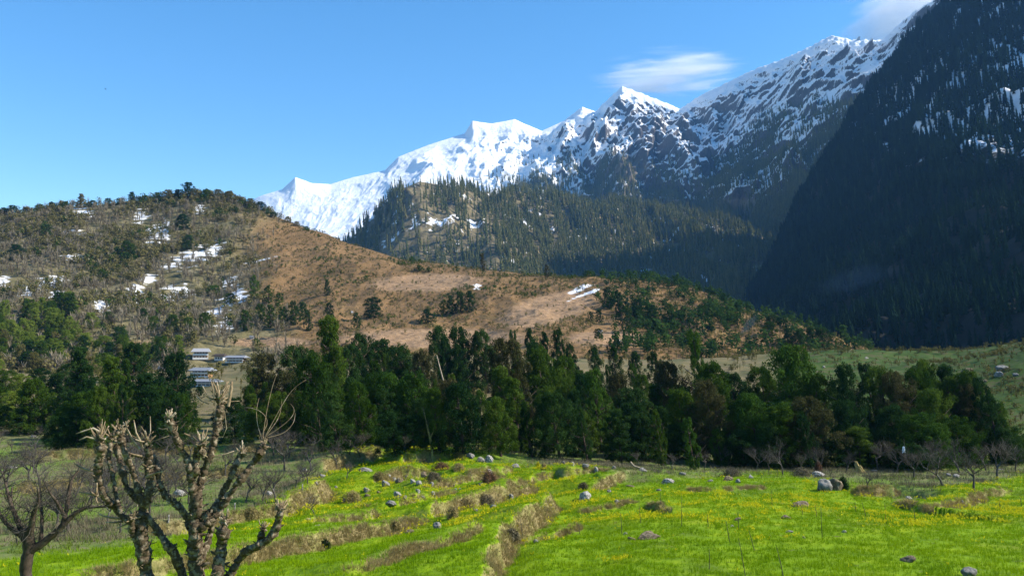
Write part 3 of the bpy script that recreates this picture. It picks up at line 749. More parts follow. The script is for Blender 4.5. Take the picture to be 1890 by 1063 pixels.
# ------------------------------------------------------------------ evergreen trees with trunk and crown
ORD = ['leftmost', 'second from left', 'third from left', 'fourth from left', 'fifth from left', 'sixth from left', 'seventh from left', 'eighth from left', 'ninth from left', 'tenth from left', 'eleventh from left', 'twelfth from left']
def ordinal(i, n):
    if n == 1: return ''
    if i == n-1: return 'rightmost '
    return ORD[min(i, 11)]+' '
def crown_mesh(kind, seed):
    """crown of a tree one unit high, about one unit wide (scaled per tree)"""
    global rng
    keep = rng; rng = np.random.default_rng(seed)
    if kind == 'slender': nc, lp, cr, fl = 95, 120, .068, .8
    elif kind == 'layered': nc, lp, cr, fl = 125, 125, .078, .5
    else: nc, lp, cr, fl = 135, 125, .078, .8
    Vs, Fs, As, n0 = [], [], [], 0
    ph = rng.random(6)*6.28
    for i in range(nc):
        t = (i+rng.random())/nc
        if kind == 'slender': z = .03+.95*t; r = .5*(min(1, z*5)*(1-z)**.5)*.95+.04
        elif kind == 'layered': z = .04+.94*t; r = .5*(1-.8*z)*(.82+.28*math.sin(z*34+ph[0]))+.03
        else: z = .05+.93*t; r = .5*math.sqrt(max(0, 1-((z-.36)/.66)**2))*(1-.22*z)+.02
        a = rng.random()*6.283
        r *= 1+.22*math.sin(2*a+ph[1]+z*5)+.15*math.sin(3*a+ph[2]-z*9)
        q = rng.random()**.45
        c0 = np.array([math.cos(a)*r*q, math.sin(a)*r*q, min(z, .97)])
        s = cr*rng.uniform(.65, 1.35)
        m = int(lp*rng.uniform(.7, 1.3))
        d = unitdirs(m, .35); rr = rng.uniform(.55, 1.05, m)[:, None]
        # sprays hang outward and a little down
        c = c0+d*rr*s*np.array([1.15, 1.15, fl])+np.array([math.cos(a), math.sin(a), -.3])*s*.25*rng.random((m, 1))
        V, F = leafquads(c, d*.9+unitdirs(m, .3)*.8, rng.uniform(.009, .019, m), .6)
        Vs.append(V); Fs.append(F+n0); n0 += len(V)
        As.append(np.repeat(np.clip(rng.normal(.5, .2)+rng.normal(0, .12, m), 0, 1), 4))
    V = np.concatenate(Vs); rng = keep
    return V, np.concatenate(Fs), np.concatenate(As)
def trunk_mesh(kind, seed):
    global rng
    keep = rng; rng = np.random.default_rng(seed+500); b = MB()
    P = np.array([[0, 0, -.03], [0, 0, .02], [.004, .003, .2], [-.004, .006, .45], [.006, -.003, .7], [0, 0, .93]])
    b.tube(P, [.030, .024, .019, .014, .008, .002], 8)
    for i in range(16):
        z = rng.uniform(.12, .8); a = rng.random()*6.28; l = rng.uniform(.2, .42)*(1-.75*z)
        p0 = np.array([0, 0, z]); d = np.array([math.cos(a), math.sin(a), rng.uniform(.1, .6)])
        b.tube(np.array([p0, p0+d*l*.5, p0+d*l+np.array([0, 0, l*.1])]), [.007, .005, .0015], 5)
    rng = keep
    return b
PROTO = {}
def evergreen(base, h, w, kind, var, mat, lean, name='evergreen_tree', bark_='dark_bark'):
    key = (kind, var)
    root = bpy.data.objects.new(name, None); COL.objects.link(root); root.empty_display_size = .5
    root.location = base; root.rotation_euler = (0, lean, 0)
    root.scale = (h, h, h)
    rz = rng.random()*6.28
    if key not in PROTO:
        V, F, A = crown_mesh(kind, 40+var*7+len(kind))
        cr = npmesh('crown', V, F, M[mat], False, {'tint': A}, root)
        tr = trunk_mesh(kind, var).build('trunk', M[bark_], root)
        PROTO[key] = (cr, tr)
    else:
        cr, tr = [q.copy() for q in PROTO[key]]
        for q in (cr, tr): COL.objects.link(q); q.parent = root
    cr.rotation_euler = (0, 0, rz); tr.rotation_euler = (0, 0, rz)
    cr.scale = (w/h, w/h, 1)
    cr.material_slots[0].link = 'OBJECT'; cr.material_slots[0].material = M[mat]
    return root
COLW = {'oak_leaves': 'olive green', 'dark_leaves': 'dark green', 'bright_leaves': 'bright green', 'rusty_leaves': 'rusty brown', 'grove_leaves': 'yellow green', 'scrub_leaves': 'olive brown'}
KINDW = {'broad': 'broad', 'slender': 'slender', 'layered': 'tiered'}
belt = []      # px of the top, py of the top, distance, width in px, kind, material
hand = [(1705, 668, 132, 70, 'broad', 'oak_leaves'), (1742, 676, 130, 70, 'layered', 'dark_leaves'), (1778, 688, 126, 70, 'broad', 'oak_leaves'), (1805, 700, 122, 66, 'slender', 'dark_leaves'), (1835, 745, 118, 60, 'broad', 'oak_leaves'), (1868, 790, 116, 60, 'broad', 'oak_leaves'), (1898, 800, 118, 60, 'broad', 'dark_leaves'), (10, 684, 222, 55, 'broad', 'oak_leaves'), (38, 690, 210, 50, 'layered', 'grove_leaves'), (72, 680, 225, 50, 'broad', 'dark_leaves'), (-12, 715, 170, 80, 'broad', 'oak_leaves'), (28, 722, 165, 70, 'broad', 'grove_leaves'), (85, 715, 180, 60, 'layered', 'oak_leaves'), (120, 672, 225, 48, 'slender', 'dark_leaves'), (-25, 690, 215, 60, 'broad', 'dark_leaves'), (50, 745, 150, 70, 'broad', 'dark_leaves'), (0, 750, 150, 70, 'broad', 'oak_leaves'), (60, 700, 150, 70, 'broad', 'oak_leaves'), (105, 690, 170, 60, 'layered', 'dark_leaves'), (148, 642, 165, 80, 'layered', 'dark_leaves'), (150, 725, 135, 95, 'broad', 'oak_leaves'), (207, 660, 150, 85, 'layered', 'oak_leaves'),
        (245, 636, 190, 70, 'broad', 'dark_leaves'), (270, 690, 140, 90, 'layered', 'dark_leaves'), (325, 652, 165, 75, 'broad', 'dark_leaves'), (335, 728, 130, 70, 'broad', 'oak_leaves'), (300, 740, 125, 70, 'broad', 'dark_leaves'),
        (482, 655, 170, 80, 'broad', 'rusty_leaves'), (430, 735, 135, 70, 'broad', 'dark_leaves'), (520, 690, 140, 95, 'broad', 'rusty_leaves'), (545, 640, 170, 70, 'broad', 'dark_leaves'), (605, 588, 150, 95, 'layered', 'oak_leaves'), (570, 660, 125, 85, 'broad', 'oak_leaves'), (640, 640, 160, 70, 'broad', 'dark_leaves'), (620, 720, 120, 90, 'layered', 'oak_leaves'),
        (665, 618, 185, 60, 'broad', 'dark_leaves'), (702, 628, 190, 70, 'broad', 'dark_leaves'), (735, 640, 175, 80, 'broad', 'dark_leaves'), (716, 690, 125, 85, 'broad', 'bright_leaves'), (760, 690, 122, 80, 'broad', 'bright_leaves'), (690, 690, 130, 80, 'broad', 'oak_leaves'), (775, 650, 165, 55, 'broad', 'rusty_leaves'),
        (806, 606, 195, 60, 'broad', 'dark_leaves'), (845, 606, 200, 66, 'broad', 'dark_leaves'), (885, 612, 200, 60, 'broad', 'dark_leaves'), (825, 702, 122, 75, 'broad', 'rusty_leaves'), (870, 740, 130, 60, 'slender', 'dark_leaves'), (905, 735, 125, 55, 'slender', 'dark_leaves'),
        (930, 628, 135, 85, 'broad', 'rusty_leaves'), (990, 645, 140, 80, 'broad', 'oak_leaves'), (945, 612, 205, 34, 'slender', 'dark_leaves'), (975, 608, 210, 34, 'slender', 'dark_leaves'), (1003, 614, 205, 36, 'slender', 'dark_leaves'), (1027, 608, 200, 44, 'slender', 'dark_leaves'), (1050, 636, 190, 40, 'slender', 'dark_leaves'),
        (1040, 660, 150, 70, 'broad', 'oak_leaves'), (1092, 684, 122, 66, 'slender', 'bright_leaves'), (1093, 640, 190, 46, 'slender', 'dark_leaves'), (1130, 640, 200, 40, 'slender', 'dark_leaves'), (1170, 650, 195, 44, 'slender', 'dark_leaves'), (1205, 650, 190, 46, 'slender', 'dark_leaves'), (1140, 690, 140, 60, 'broad', 'rusty_leaves'), (1160, 745, 116, 85, 'broad', 'dark_leaves'), (1075, 760, 114, 70, 'slender', 'oak_leaves'),
        (1225, 668, 140, 80, 'broad', 'rusty_leaves'), (1277, 612, 138, 52, 'slender', 'bright_leaves'), (1308, 672, 130, 95, 'broad', 'oak_leaves'), (1250, 720, 118, 90, 'broad', 'oak_leaves'), (1300, 705, 114, 80, 'broad', 'rusty_leaves'), (1345, 690, 140, 70, 'broad', 'dark_leaves'), (1380, 728, 112, 95, 'broad', 'bright_leaves'),
        (1448, 643, 132, 125, 'broad', 'bright_leaves'), (1400, 680, 140, 80, 'broad', 'oak_leaves'), (1430, 750, 110, 110, 'broad', 'oak_leaves'), (1485, 735, 110, 110, 'broad', 'rusty_leaves'), (1500, 690, 130, 80, 'broad', 'oak_leaves'), (1552, 676, 128, 66, 'broad', 'dark_leaves'), (1560, 740, 112, 85, 'broad', 'dark_leaves'),
        (1595, 672, 135, 60, 'slender', 'dark_leaves'), (1620, 680, 128, 80, 'broad', 'oak_leaves'), (1650, 690, 125, 80, 'broad', 'rusty_leaves'), (1690, 682, 128, 90, 'broad', 'oak_leaves'), (1720, 720, 120, 90, 'broad', 'oak_leaves'), (1640, 750, 112, 90, 'broad', 'dark_leaves'), (1690, 765, 110, 100, 'broad', 'bright_leaves'), (1745, 700, 128, 80, 'broad', 'oak_leaves'), (1778, 712, 125, 70, 'broad', 'rusty_leaves'), (1760, 770, 112, 90, 'broad', 'oak_leaves'), (1822, 730, 116, 62, 'slender', 'dark_leaves'), (1850, 790, 114, 60, 'broad', 'dark_leaves'), (1880, 830, 118, 50, 'broad', 'bright_leaves')]
belt += hand
ex = [-60, 0, 60, 100, 150, 240, 330, 360, 400, 445, 460, 520, 560, 600, 640, 700, 780, 800, 900, 950, 1000, 1060, 1150, 1230, 1275, 1330, 1450, 1500, 1560, 1650, 1750, 1800, 1850, 1900, 1960]
ey = [720, 710, 700, 690, 650, 640, 660, 725, 735, 725, 670, 660, 640, 610, 620, 625, 640, 610, 612, 620, 612, 640, 650, 655, 640, 672, 655, 690, 682, 682, 698, 715, 770, 840, 850]
for Y, sp_ in ((108, 54), (116, 50), (127, 46), (142, 42), (160, 38), (182, 34), (215, 32), (245, 32)):
    px = -40+rng.random()*sp_
    while px < 1920:
        if px < 560 and Y < 124: px += sp_; continue
        if 845 < px < 905 and 125 < Y: px += 20; continue
        if px > 1780 and Y > 130: px += 20; continue
        if Y > 200 and (px > 480 or 335 < px): px += 30; continue
        e = np.interp(px, ex, ey); slack = np.clip((170-Y)/60, 0, 1)
        top = e+12+slack*70+rng.random()*60
        gy = float(proj(np.array([[(px-945)/FPX*Y, Y, zg((px-945)/FPX*Y, Y)]]))[1][0])
        if gy-top > 40:
            kind = rng.choice(['broad', 'broad', 'layered', 'slender'])
            mat = rng.choice(['oak_leaves', 'dark_leaves', 'dark_leaves', 'oak_leaves', 'rusty_leaves', 'bright_leaves'], p=[.27, .27, .2, .14, .05, .07])
            belt.append((px, top, Y*rng.uniform(.97, 1.03), rng.uniform(50, 85)*(1.0 if kind != 'slender' else .6)*115/Y, kind, mat))
        px += sp_*rng.uniform(.7, 1.35)
ZONES = [(140, 'at the left picture edge'), (350, 'behind the pollarded tree heads'), (470, 'below the white hillside houses'), (660, 'left of the grassy knoll'), (790, 'behind the grassy knoll'), (920, 'right of the slim bare tree'), (1050, 'above the stony terraces'), (1230, 'left of the right meadow'), (1390, 'behind the right meadow'), (1560, 'behind the big grey boulder'), (1720, 'above the straw bundle'), (3000, 'at the right picture edge')]
def zone(px): return next(z for e, z in ZONES if px < e)
trees = []
for (px, py, Y, wpx, kind, mat) in belt:
    lean = R(-4) if px < 500 else R(-7.5) if px < 1250 else R(-9)
    lean *= rng.uniform(.8, 1.25)
    top = at(px, py, Y)
    hgt = top[2]-zg(top[0], Y)
    bxp = top[0]-math.tan(lean)*hgt
    z0 = zg(bxp, Y); hgt = top[2]-z0
    if hgt < 3: continue
    o = evergreen((bxp, Y, z0-.1), hgt/math.cos(lean)*1.02, max(wpx/FPX*Y*.96, hgt*.22), kind, int(rng.integers(0, 4)), mat, lean)
    o['group'] = 'evergreen trees in the belt below the hill'; o['category'] = 'tree'
    row = 'front' if Y < 119 else 'middle' if Y < 150 else 'rear'
    trees.append((px, (COLW[mat], KINDW[kind], row, zone(px)), o))
def label_series(items, fmt):
    ks = {}
    for px, key, o in items: ks.setdefault(key, []).append((px, o))
    for key, l in ks.items():
        l.sort(key=lambda q: q[0])
        for i, (px, o) in enumerate(l): o['label'] = (ordinal(i, len(l))+fmt(key)).strip()
label_series(trees, lambda k: f'{k[1]} {k[0]} evergreen, {k[2]} row, {k[3]}')

# single trees one can tell apart on the hillside and the spur
slope = [(610, 592, 34, 20, 'slender', 'dark_leaves'), (690, 588, 40, 34, 'broad', 'dark_leaves'), (850, 578, 42, 26, 'slender', 'dark_leaves'), (868, 576, 40, 24, 'slender', 'dark_leaves'), (835, 580, 36, 22, 'slender', 'dark_leaves'), (820, 582, 30, 22, 'slender', 'oak_leaves'), (790, 597, 28, 24, 'broad', 'dark_leaves'), (660, 608, 32, 18, 'slender', 'dark_leaves'),
         (605, 545, 30, 14, 'slender', 'dark_leaves'), (775, 500, 12, 18, 'broad', 'bright_leaves'), (792, 502, 10, 10, 'broad', 'oak_leaves'), (762, 484, 12, 9, 'broad', 'bright_leaves'), (893, 500, 34, 14, 'slender', 'rusty_leaves'), (1010, 512, 26, 12, 'slender', 'rusty_leaves'), (1085, 512, 14, 16, 'broad', 'oak_leaves'),
         (1125, 570, 42, 26, 'slender', 'dark_leaves'), (1145, 580, 46, 24, 'slender', 'dark_leaves'), (1150, 600, 44, 22, 'slender', 'dark_leaves'), (1165, 615, 48, 24, 'slender', 'dark_leaves'), (1180, 590, 40, 26, 'broad', 'dark_leaves'), (1205, 600, 40, 26, 'slender', 'dark_leaves'), (1105, 625, 20, 16, 'broad', 'dark_leaves'), (1107, 596, 26, 18, 'slender', 'dark_leaves'), (1092, 594, 20, 14, 'slender', 'dark_leaves'),
         (1240, 590, 30, 20, 'broad', 'oak_leaves'), (1300, 590, 28, 20, 'broad', 'oak_leaves'), (1350, 600, 26, 24, 'broad', 'oak_leaves'), (1420, 620, 28, 26, 'broad', 'oak_leaves'), (1480, 640, 34, 26, 'broad', 'dark_leaves'), (1520, 645, 42, 36, 'broad', 'dark_leaves'), (1455, 640, 36, 28, 'broad', 'dark_leaves'), (1495, 630, 26, 22, 'broad', 'dark_leaves'), (1430, 600, 22, 20, 'broad', 'dark_leaves'),
         (455, 610, 40, 26, 'slender', 'oak_leaves'), (470, 555, 48, 22, 'slender', 'bright_leaves'), (480, 600, 40, 24, 'slender', 'oak_leaves'), (500, 605, 44, 22, 'slender', 'oak_leaves'), (515, 570, 30, 20, 'slender', 'oak_leaves'), (525, 605, 40, 24, 'slender', 'dark_leaves'), (545, 600, 46, 24, 'slender', 'oak_leaves'), (560, 590, 34, 22, 'slender', 'dark_leaves'), (570, 610, 40, 20, 'slender', 'dark_leaves'), (495, 560, 34, 20, 'slender', 'oak_leaves'),
         (395, 545, 20, 24, 'broad', 'bright_leaves'), (380, 610, 34, 24, 'broad', 'oak_leaves'), (350, 615, 30, 24, 'broad', 'oak_leaves'), (320, 612, 32, 26, 'broad', 'oak_leaves'), (285, 612, 30, 22, 'broad', 'oak_leaves'), (425, 560, 20, 22, 'broad', 'oak_leaves'), (170, 605, 30, 26, 'broad', 'grove_leaves'), (200, 600, 26, 24, 'broad', 'oak_leaves'), (265, 595, 28, 20, 'broad', 'oak_leaves'),
         (338, 425, 30, 24, 'broad', 'dark_leaves'), (350, 460, 28, 22, 'broad', 'dark_leaves'), (30, 480, 30, 28, 'broad', 'dark_leaves'), (85, 440, 28, 22, 'broad', 'dark_leaves'), (235, 470, 26, 26, 'broad', 'oak_leaves'), (190, 520, 24, 20, 'broad', 'oak_leaves')]
for i in range(54):
    px = rng.uniform(-20, 140); slope.append((px, rng.uniform(590, 672)-max(0, px-100)*.3, rng.uniform(34, 52), rng.uniform(22, 34), rng.choice(['broad', 'slender', 'layered']), rng.choice(['grove_leaves', 'grove_leaves', 'grove_leaves', 'grove_leaves', 'oak_leaves'])))
for i in range(46):
    px = rng.uniform(-20, 335); py = rng.uniform(655, 703)
    slope.append((px, py, rng.uniform(34, 56), rng.uniform(24, 40), rng.choice(['broad', 'slender', 'layered']), rng.choice(['grove_leaves', 'oak_leaves', 'dark_leaves', 'scrub_leaves'])))
st = []
HZ = [(150, 'in the left grove'), (460, 'under the snow patches'), (600, 'right of the snow patches'), (720, 'on the brown slope'), (930, 'in mid spur'), (1140, 'beside the ploughed brown field'), (1330, 'on the dark right spur'), (3000, 'at the right foot of the spur')]
for (px, py, hp_, wp_, kind, mat) in slope:
    p = hillpt(px, py); s = p[1]/FPX; p[2] -= .3
    o = evergreen(p, hp_*s, max(wp_*s*1.1, hp_*s*.3), kind, int(rng.integers(0, 4)), mat, R(-6)*rng.uniform(.5, 1.2), 'hillside_tree')
    o['group'] = 'single trees on the hillside'; o['category'] = 'tree'
    lv = 'lowest' if py > 655 else 'low' if py > 605 else 'higher' if py > 540 else 'high'
    st.append((px, (COLW[mat], KINDW[kind], lv, next(z for e, z in HZ if px < e)), o))
sk = []
for (px, hp_, wp_, kind, mat) in [(25, 26, 26, 'broad', 'dark_leaves'), (8, 18, 20, 'broad', 'dark_leaves'), (48, 16, 22, 'broad', 'oak_leaves'), (72, 20, 20, 'broad', 'oak_leaves'), (98, 20, 18, 'broad', 'dark_leaves'), (122, 18, 20, 'broad', 'oak_leaves'), (150, 28, 24, 'layered', 'dark_leaves'), (172, 22, 22, 'broad', 'oak_leaves'), (200, 22, 20, 'broad', 'oak_leaves'), (222, 18, 20, 'broad', 'oak_leaves'), (243, 26, 22, 'layered', 'dark_leaves'), (268, 20, 20, 'broad', 'oak_leaves'), (290, 20, 20, 'broad', 'oak_leaves'), (312, 26, 24, 'broad', 'dark_leaves'), (330, 30, 26, 'layered', 'dark_leaves'), (346, 32, 26, 'broad', 'dark_leaves'), (362, 28, 26, 'broad', 'dark_leaves'), (382, 26, 26, 'broad', 'oak_leaves'), (402, 24, 24, 'broad', 'dark_leaves'), (424, 22, 24, 'broad', 'oak_leaves'), (445, 26, 26, 'broad', 'dark_leaves'), (462, 24, 24, 'broad', 'dark_leaves'), (480, 22, 22, 'broad', 'dark_leaves'), (505, 16, 20, 'broad', 'oak_leaves'), (530, 14, 16, 'broad', 'oak_leaves'), (548, 12, 14, 'broad', 'rusty_leaves'), (565, 10, 12, 'broad', 'oak_leaves')]:
    j = int(np.argmin(np.abs(HU[0]-px))); i = int(np.argmin(np.abs(HS[:, 0]-.985)))
    p = HP[i, j].copy(); s = p[1]/FPX; p[2] -= .5
    mat = 'scrub_leaves' if rng.random() < .4 else mat
    o = evergreen(p, hp_*s*rng.uniform(.6, 1.0), wp_*s*rng.uniform(.8, 1.1), kind, int(rng.integers(0, 4)), mat, R(-4)*rng.uniform(0, 1.2), 'skyline_tree')
    o['group'] = 'trees along the skyline of the left hill'; o['category'] = 'tree'
    sk.append((px, (COLW[mat], KINDW[kind], 'on the left end' if px < 160 else 'on the middle part' if px < 300 else 'on the summit' if px < 410 else 'on the falling right shoulder'), o))
label_series(st, lambda k: f'{k[0]} {k[1]} tree {k[2]} {k[3]}')
label_series(sk, lambda k: f'{k[0]} {k[1]} skyline tree {k[2]} of the hill')

# ------------------------------------------------------------------ leafless trees
def bare_mesh(h, seed, spread=.55, levels=4, k0=6, trunk_r=.035, fork=.28, nsub=(4, 4, 4, 3), lean=0.0):
    """returns (trunk with limbs, twigs) of a leafless tree of height h"""
    r_ = np.random.default_rng(seed); A, B = MB(), MB()
    def grow(p, d, l, r, lev):
        n = 5; pts = [p]; q = p.copy(); dd = d.copy()
        for i in range(n-1):
            dd = dd+r_.normal(0, .13, 3)+np.array([0, 0, .07]); dd /= np.linalg.norm(dd)
            q = q+dd*l/(n-1); pts.append(q.copy())
        tgt = A if lev < 2 else B
        tgt.tube(np.array(pts), np.linspace(r, r*.55 if lev < levels-1 else r*.25, n), max(3, k0-lev*2), a=r_.random())
        if lev+1 >= levels: return
        for i in range(nsub[lev]):
            f = r_.uniform(.45, 1.0) if lev else r_.uniform(.7, 1.0); a_ = f*(n-1); j = min(int(a_), n-2)
            b = pts[j]+(pts[j+1]-pts[j])*(a_-j)
            ang = r_.random()*6.283; s = np.array([math.cos(ang), math.sin(ang), r_.uniform(.0, .5)])
            e = d*(1-spread)+s*spread; e /= np.linalg.norm(e)
            grow(b, e, l*r_.uniform(.6, .95), r*r_.uniform(.45, .62), lev+1)
    grow(np.array([0, 0, -.1]), np.array([lean, 0, 1.0]), h*fork*1.2, h*trunk_r, 0)
    return A, B
BARE = []
def bare_tree(base, s, var, lean, rz, name='bare_tree', h=4.5, bk='grey_bark'):
    root = bpy.data.objects.new(name, None); COL.objects.link(root); root.empty_display_size = .3
    root.location = base; root.scale = (s, s, s); root.rotation_euler = (0, lean, rz)
    while len(BARE) <= var: BARE.append(None)
    if BARE[var] is None:
        A, B = bare_mesh(4.5, 300+var*11, spread=.5+.05*(var % 3), levels=5, nsub=(4, 4, 4, 4), trunk_r=.027, fork=.26+.04*(var % 3))
        BARE[var] = (A.build('trunk', M[bk], root), B.build('twigs', M['twig_bark'], root))
    else:
        for q in BARE[var]:
            c_ = q.copy(); COL.objects.link(c_); c_.parent = root
    return root
bt = []
def orchard(n_, box, hpx, tgt):
    done = 0; tries = 0; used = []
    while done < n_ and tries < 3000:
        tries += 1
        px = rng.uniform(box[0], box[1]); py = rng.uniform(box[2], box[3])
        e = np.interp(px, [0, 300, 430, 520, 600, 660, 720], [1000, 985, 955, 935, 880, 845, 832])
        if py > e-4: continue
        if any(abs(px-a)/16+abs(py-b)/7 < 1 for a, b in used): continue
        used.append((px, py))
        p = ghit(px, py)
        hh = rng.uniform(*hpx)
        o = bare_tree((p[0], p[1], p[2]-.05), hh/4.5, int(rng.integers(0, 6)), R(-5)*rng.uniform(0, 1.5), rng.random()*6.28)
        o['group'] = 'leafless orchard trees'; o['category'] = 'bare tree'
        where = 'left of the pollarded trees' if px < 150 else 'behind the pollarded heads' if px < 330 else 'seen between the pollarded limbs' if px < 440 else 'right of the tall pollarded head' if px < 560 else 'beside the upper left terraces'
        row = 'uppermost row' if py < 815 else 'upper rows' if py < 845 else 'middle rows' if py < 890 else 'lower rows'
        tgt.append((px, (where, row, 'large' if hh > 3.9 else 'medium' if hh > 3.1 else 'small'), o)); done += 1
orchard(78, (-20, 660, 795, 985), (2.4, 4.8), bt)
label_series(bt, lambda k: f'{k[2]} bare orchard tree, {k[1]}, {k[0]}')
rb = []
for (px, py, hpx) in [(1445, 876, 62), (1475, 872, 50), (1348, 884, 30), (1395, 868, 48), (1240, 868, 34), (1300, 866, 44), (1330, 862, 50), (1620, 868, 70), (1655, 872, 58), (1686, 884, 72), (1740, 898, 86), (1722, 868, 66), (1798, 906, 92), (1840, 884, 92), (1820, 868, 60), (1772, 872, 70), (1600, 900, 40), (1560, 872, 48), (1875, 870, 58), (1515, 870, 60), (1420, 868, 40), (560, 888, 44), (750, 834, 40), (845, 832, 44), (645, 838, 46), (505, 842, 56), (1010, 846, 36), (1180, 858, 32), (665, 842, 48), (545, 900, 46), (580, 950, 46), (640, 882, 38)]:
    p = ghit(px, py); s = p[1]/FPX
    o = bare_tree((p[0], p[1], p[2]-.05), hpx*s/4.6, int(rng.integers(0, 6)), R(-7)*rng.uniform(.5, 1.4), rng.random()*6.28)
    o['group'] = 'leafless trees along the meadow edge'; o['category'] = 'bare tree'
    where = 'on the stony upper terraces' if px < 700 else 'on the knoll before the belt' if px < 900 else 'left of the big boulder' if px < 1530 else 'right of the big boulder' if px < 1700 else 'on the right dip near the yellow bank'
    rb.append((px, (where, 'tall' if hpx > 65 else 'short' if hpx < 45 else 'middling'), o))
label_series(rb, lambda k: f'{k[1]} grey leafless tree {k[0]}')
# lone slim tree on the knoll
p = ghit(799, 852); s = p[1]/FPX
root = empty('bare_tree', (p[0], p[1], p[2]-.05), 'lone slim yellow barked bare tree standing on the grassy knoll', 'bare tree')
b = MB(); tp = np.array([[0, 0, -.1], [-.1, 0, 1.2], [-.35, 0, 2.5], [-.75, .1, 3.9], [-1.15, 0, 5.6]])*np.array([1, 1, s*94/5.6])
b.tube(tp, [.22, .17, .14, .08, .02], 7, knob=.1)
b.tube(np.array([tp[2], tp[2]+[.35, 0, .9], tp[2]+[.45, 0, 1.9]]), [.09, .06, .015], 6)
b.tube(np.array([tp[1], tp[1]+[.3, 0, .6], tp[1]+[.4, .1, 1.4]]), [.06, .04, .01], 5)
plain('yellow_bark', (.26, .24, .08), .9, .5, 4)
b.build('trunk', M['yellow_bark'], root)
b = MB()
for i in range(46):
    j = rng.integers(2, 4); f = rng.random(); q = tp[j]+(tp[j+1]-tp[j])*f; a = rng.random()*6.28; l = rng.uniform(.4, 1.1)
    e = q+np.array([math.cos(a)*.5, math.sin(a)*.5, .9])*l
    b.tube(np.array([q, (q+e)/2+rng.normal(0, .05, 3), e]), [.022, .014, .005], 3, a=rng.random())
b.build('twigs', M['twig_bark'], root)
# dead leaning pole in the belt
p = at(818, 702, 128); b = MB(); q = at(806, 655, 128)
z0 = zg(p[0]+.6, 128); b.tube(np.array([[p[0]+.9, 128, z0-.2], p, q]), [.16, .13, .05], 7, knob=.05)
tag(b.build('dead_trunk', M['pale_wood']), 'pale dead trunk leaning bare among the dark evergreens', 'dead tree')

# ------------------------------------------------------------------ pollarded trees in the foreground
def P3(px, py, dy=0.0, Y0=20.0): return at(px, py, Y0+dy)
def limb(b, pts, dy0=0.0, dy1=0.0, kn=.16, k=9):
    """pts: (px, py, width px). Knobbly limb with a smooth run"""
    pts = np.array(pts, float); n = len(pts); m = (n-1)*11+1
    t = np.linspace(0, n-1, m); i = np.arange(n)
    px = np.interp(t, i, pts[:, 0]); py = np.interp(t, i, pts[:, 1]); w = np.interp(t, i, pts[:, 2])
    # soften the corners
    for _ in range(4):
        px[1:-1] = (px[:-2]+2*px[1:-1]+px[2:])/4; py[1:-1] = (py[:-2]+2*py[1:-1]+py[2:])/4
    dy = np.linspace(dy0, dy1, m)+.05*np.sin(t*2.1+px[0])
    P = at(px, py, 20+dy)
    r = w*.31/FPX*20*(1+kn*.7*np.sin(t*3.1+py[0])+2.6*kn*pnoise(t*1.7+py[0]*.37, t*0+px[0], 7)+1.3*kn*pnoise(t*5.1+py[0]*.37, t*0+px[0], 8))
    P = P+rng.normal(0, .012, P.shape)
    b.tube(P, r, k+4, knob=.085)
    # burrs and short broken spurs along the limb
    for j in range(1, m-1):
        if rng.random() < .62:
            d = rng.standard_normal(3); d[2] = abs(d[2])*.6; d /= np.linalg.norm(d); L = r[j]*rng.uniform(1.2, 2.5); q_ = rng.uniform(.22, .85)
            b.tube(np.array([P[j], P[j]+d*L*.7, P[j]+d*L+[0, 0, .01]]), [r[j]*.44*q_, r[j]*.30*q_, r[j]*.14*q_], 5, knob=.2)
    return P[-1], r[-1]
def knob(b, px, py, rpx, dy=0.0):
    """burr of overgrown cuts: lumps round a centre"""
    c = P3(px, py, dy); r0 = rpx*.64/FPX*20
    for i in range(16):
        d = unitdirs(1, .2)[0]; q = c+d*r0*rng.uniform(.2, .75); e = q+d*r0*rng.uniform(.2, .45)
        s = r0*rng.uniform(.25, .48)
        b.tube(np.array([q-d*s*.9, q-d*s*.4, q+d*s*.3, e]), [s*.5, s, s*.85, s*.25], 7, knob=.18)
    return c, r0
def stubs(b, c, r0, n_, lmin=.10, lmax=.30, up=.9, fan=1.0):
    for i in range(n_):
        d = unitdirs(1, up)[0]*np.array([fan, fan, 1]); d /= np.linalg.norm(d); L = rng.uniform(lmin, lmax); r = rng.uniform(.007, .021)
        L *= rng.choice([.45, .8, 1.15], p=[.4, .35, .25])
        q = c+d*r0*.55; bend = rng.normal(0, .07, 3)*L*2; bend[2] = abs(bend[2])+.02
        b.tube(np.array([q, q+d*L*.5, q+d*L*.8+bend*.5, q+d*L*1.1+bend]), [r*1.25, r, r*.85, r*.72], 6, knob=.08)
def pollard(name, label, base, limbs, heads, extra):
    root = empty(name, base, label, 'pollarded tree', 'pollarded trees in the foreground')
    b = MB(); tips = []
    for pts, d0, d1, kn, k in limbs: limb(b, pts, d0, d1, kn, k)
    for px, py, rpx, dy, ns, lmax, up in heads:
        c, r0 = knob(b, px, py, rpx, dy)
        hb = MB(); stubs(hb, c, r0, int(ns*1.35), .06, lmax*.95, up); tips.append(('cut_shoots', hb))
    tr = b.build('trunk', M['pollard_bark'], None); tr.data.transform(Matrix.Translation(-Vector(base))); tr.parent = root
    extra(tips)
    for nm, hb in tips:
        sh = hb.build(nm, M['cut_wood'], None); sh.data.transform(Matrix.Translation(-Vector(base))); sh.parent = root
    return root
def gbase(px, Y=20.0):
    x = (px-945)/FPX*Y/ (cp) ; return (x, Y, zg(x, Y)-.1)
b1 = gbase(285); b2 = gbase(385)
g1 = float(proj(np.array([b1]))[1][0]); g2 = float(proj(np.array([b2]))[1][0])
